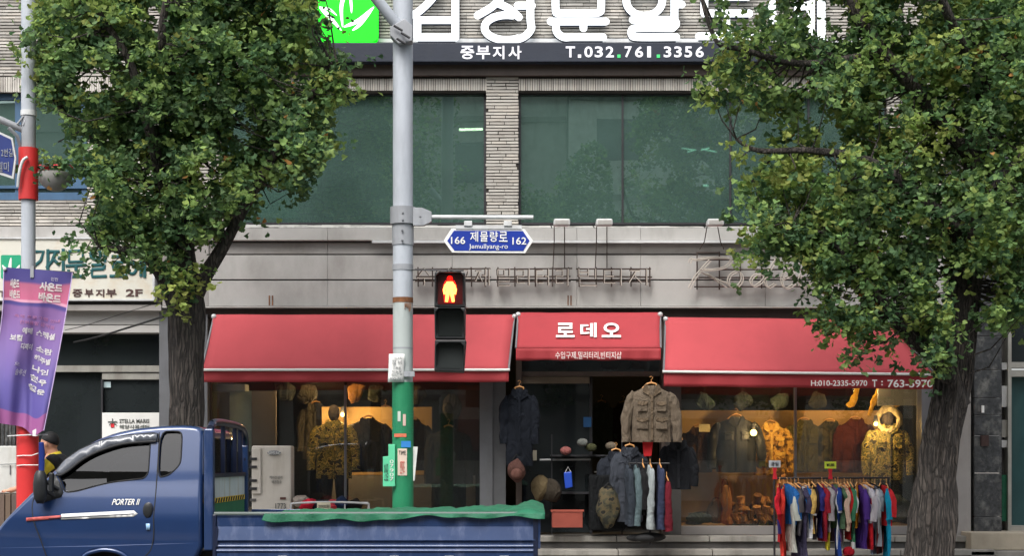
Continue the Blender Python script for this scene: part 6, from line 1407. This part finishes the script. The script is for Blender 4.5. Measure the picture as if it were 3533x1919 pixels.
# ---------------------------------------------------------------- shirt rack on the pavement
SD = 17.7
sr = empty('clothes_rail', (PX(2870,SD),SD-20,.15), 'long black clothes rail crowded with bright shirts in front of the right display', 'clothes rack')
MB().tube([P(2668,1652,SD),P(3070,1650,SD)],.013,10).build('rail', K['darkframe'], sr, smooth=60)
for a in (2672,3066):
    MB().tube([P(a,1652,SD),(PX(a,SD),SD-20,.2)],.013,8).build('upright', K['darkframe'], sr, smooth=60); MB().tube([(PX(a,SD),SD-20.3,.2),(PX(a,SD),SD-19.7,.2)],.013,8).build('foot', K['darkframe'], sr, smooth=60)
MB().tube([(PX(2672,SD),SD-20,.42),(PX(3066,SD),SD-20,.42)],.010,8).build('lower_bar', K['darkframe'], sr, smooth=60)
SH = [(2690,(196,34,48),'red shirt with white lettering at the left end of the rail',.60,'b',(220,220,225)),(2703,(212,62,52),'orange red long shirt second from the left end',.74,None,None),
(2716,(38,96,160),'blue shirt right of the orange red one',.42,None,None),(2729,(186,190,182),'pale grey long sleeved shirt near the left end',.70,None,(120,122,120)),(2742,(84,80,84),'grey brown shirt between the pale grey and the violet grey one',.52,None,None),
(2755,(64,60,84),'violet grey long shirt hanging lowest on the left half',.80,None,(38,50,84)),(2776,(236,236,240),'bright white short sleeved shirt with red below its sleeve',.55,'r',None),(2790,(40,106,176),'mid blue striped shirt right of the white one',.46,None,(30,50,100)),
(2801,(40,32,34),'black shirt with a cream hem stripe',.58,'c',None),(2808,(206,170,96),'mustard narrow shirt on the left half of the rail',.5,None,None),(2822,(52,52,120),'indigo shirt with a white sleeve edge',.56,None,(28,44,90)),
(2836,(150,34,50),'crimson patterned shirt just left of the pale grey one',.6,None,(180,140,140)),(2847,(168,162,164),'light taupe shirt left of the yellow one',.5,None,None),(2858,(212,198,60),'long bright yellow shirt under the yellow price card',.68,'y2',None),
(2871,(110,84,126),'mauve shirt right of the yellow one',.6,None,None),(2882,(84,112,84),'sage green shirt in the middle of the rail',.46,None,None),(2891,(36,66,140),'royal blue long shirt in the middle of the rail',.78,None,(40,60,120)),
(2901,(226,228,232),'white shirt with long folded sleeve in the middle of the rail',.66,None,None),(2913,(206,176,156),'peach shirt right of the white folded one',.48,None,None),(2923,(190,40,42),'red shirt behind the peach one',.58,None,(60,58,60)),
(2934,(66,130,96),'green and white striped shirt on the right half',.6,'g',(216,224,216)),(2946,(222,226,222),'mint white long shirt on the right half',.66,None,None),(2957,(230,150,44),'orange short sleeved shirt on the right half',.46,None,None),
(2968,(84,54,136),'purple dotted long shirt on the right half',.66,None,None),(2980,(196,190,196),'grey pink shirt next to the purple one',.4,None,None),(2989,(206,36,46),'scarlet polo shirt on the right half',.68,None,(120,32,44)),
(3004,(158,162,170),'grey marl long shirt on the right half',.64,None,None),(3018,(176,186,212),'pale blue shirt with a navy side panel',.72,'n',None),(3030,(226,224,224),'white shirt fourth from the right end',.5,None,None),(3038,(112,44,40),'brown red shirt third from the right end',.72,None,None),
(3046,(206,46,52),'red short shirt second from the right end',.42,None,None),(3058,(24,150,186),'turquoise long shirt at the right end of the rail',.78,None,None)]
rds = random.Random(4)
for i, (px, c, lb, L_, k, sc) in enumerate(SH):
    c2 = {'b':(60,50,120),'r':(206,34,50),'c':(220,212,200),'y2':None,'g':(40,84,60),'n':(24,30,60),None:None}[k]
    strip(px, 1672+rds.uniform(-2,4), SD+rds.uniform(-.06,.06), rds.uniform(.016,.026), L_*1.12, c, lb, name='shirt', cat='shirt', group='shirts hanging on the long rail', c2=c2, yaw=rds.uniform(-22,22), sw=rds.uniform(.026,.040), sl=rds.uniform(.24,.38), depth=.21)
tx = mat('jersey_print',(226,226,232)); 
for px, py, s, c, lb in ((2673,1602,'OPEN',(176,180,184),'small grey price card in a red clip at the left end of the shirt rail'),(2865,1606,'₩1,000',(206,224,70),'yellow price card in a red clip above the middle of the shirt rail')):
    t = empty('price_card', P(px,1650,SD), lb, 'price card'); MB().pbox(px-20,px+20,py-12,py+12,SD-.03,.004).build('card', mat('card_%d'%px,c,.5), t); text('lettering',s if px > 2700 else '균일',px-13,px+13,py-6,py+6,SD-.034,K['darkframe'],t,.01)
    MB().pprism([(px-8,py+10),(px+8,py+10),(px+5,py+30),(px+9,1655),(px-7,1655),(px-4,py+30)],SD-.02,.02).build('clip', mat('clip_red',(200,40,52),.4), t, bevel=.003)
t = empty('cap', P(2928,1900,SD-.1), 'red cap lying under the shirts near the bottom of the picture', 'cap'); p = P(2928,1905,SD-.15); MB().ball((p.x,p.y,p.z),(.07,.08,.06),16,10).build('dome', fab((176,30,44)), t, smooth=60); MB().ball((p.x-.04,p.y-.09,p.z-.03),(.06,.05,.008),12,6).build('peak', fab((150,26,38)), t, smooth=60)
t2 = empty('low_shelf', P(2900,1945,SD), 'low dark shelf under the shirt rail', 'shelf'); MB().pbox(2840,3010,1924,1932,SD-.25,.3).build('board', K['darkframe'], t2)
for a in (2845,3000): MB().pbox(a,a+5,1932,2010,SD-.2,.03).build('leg', K['darkframe'], t2)
# more goods low in the right display, and a dim back rail of coats inside the shop
for px, py, c, lb, w, h in ((2395,1752,(120,116,104),'pale grey folded trousers low in the right display beside the door post',.12,.16),(2560,1690,(168,124,78),'upright tan satchel in the middle of the right display floor',.09,.24),(2790,1760,(70,66,56),'dark brown folded blanket behind the shirt rail',.18,.16),(2900,1745,(56,62,60),'stacked dark green trousers behind the shirt rail',.16,.2)):
    t = empty('folded_goods', P(px,1815,20.5), lb, 'clothing'); x = PX(px,20.5); mb = MB()
    for k in range(4): mb.ball((x+.01*k,.5,zf+h*(.15+.24*k)),(w*(1-.06*k),.12,h*.17),16,8)
    mb.jig(.03,9); mb.jig(.008,30); mb.build('cloth', fab(c,.3), t, smooth=80)
rdb = random.Random(8); cc_ = [(70,66,58),(52,58,62),(88,74,54),(46,48,46),(76,80,66),(60,44,40)]; nm_ = ['taupe','slate','tan brown','charcoal','moss green','dark rust']
where = ['behind the left display at its left end','behind the left display near the mullion','behind the door glass on the left','behind the door glass near the caps','behind the open doorway','behind the open doorway near the khaki jacket']
for i, px in enumerate((1090,1330,1850,1930,2075,2150)):
    jacket(px,1400+rdb.uniform(-10,10),21.6,.19,.8,fab(cc_[i]),'dim %s coat hanging %s' % (nm_[i], where[i]),name='coat',cat='coat',slv=.6,spread=.5)
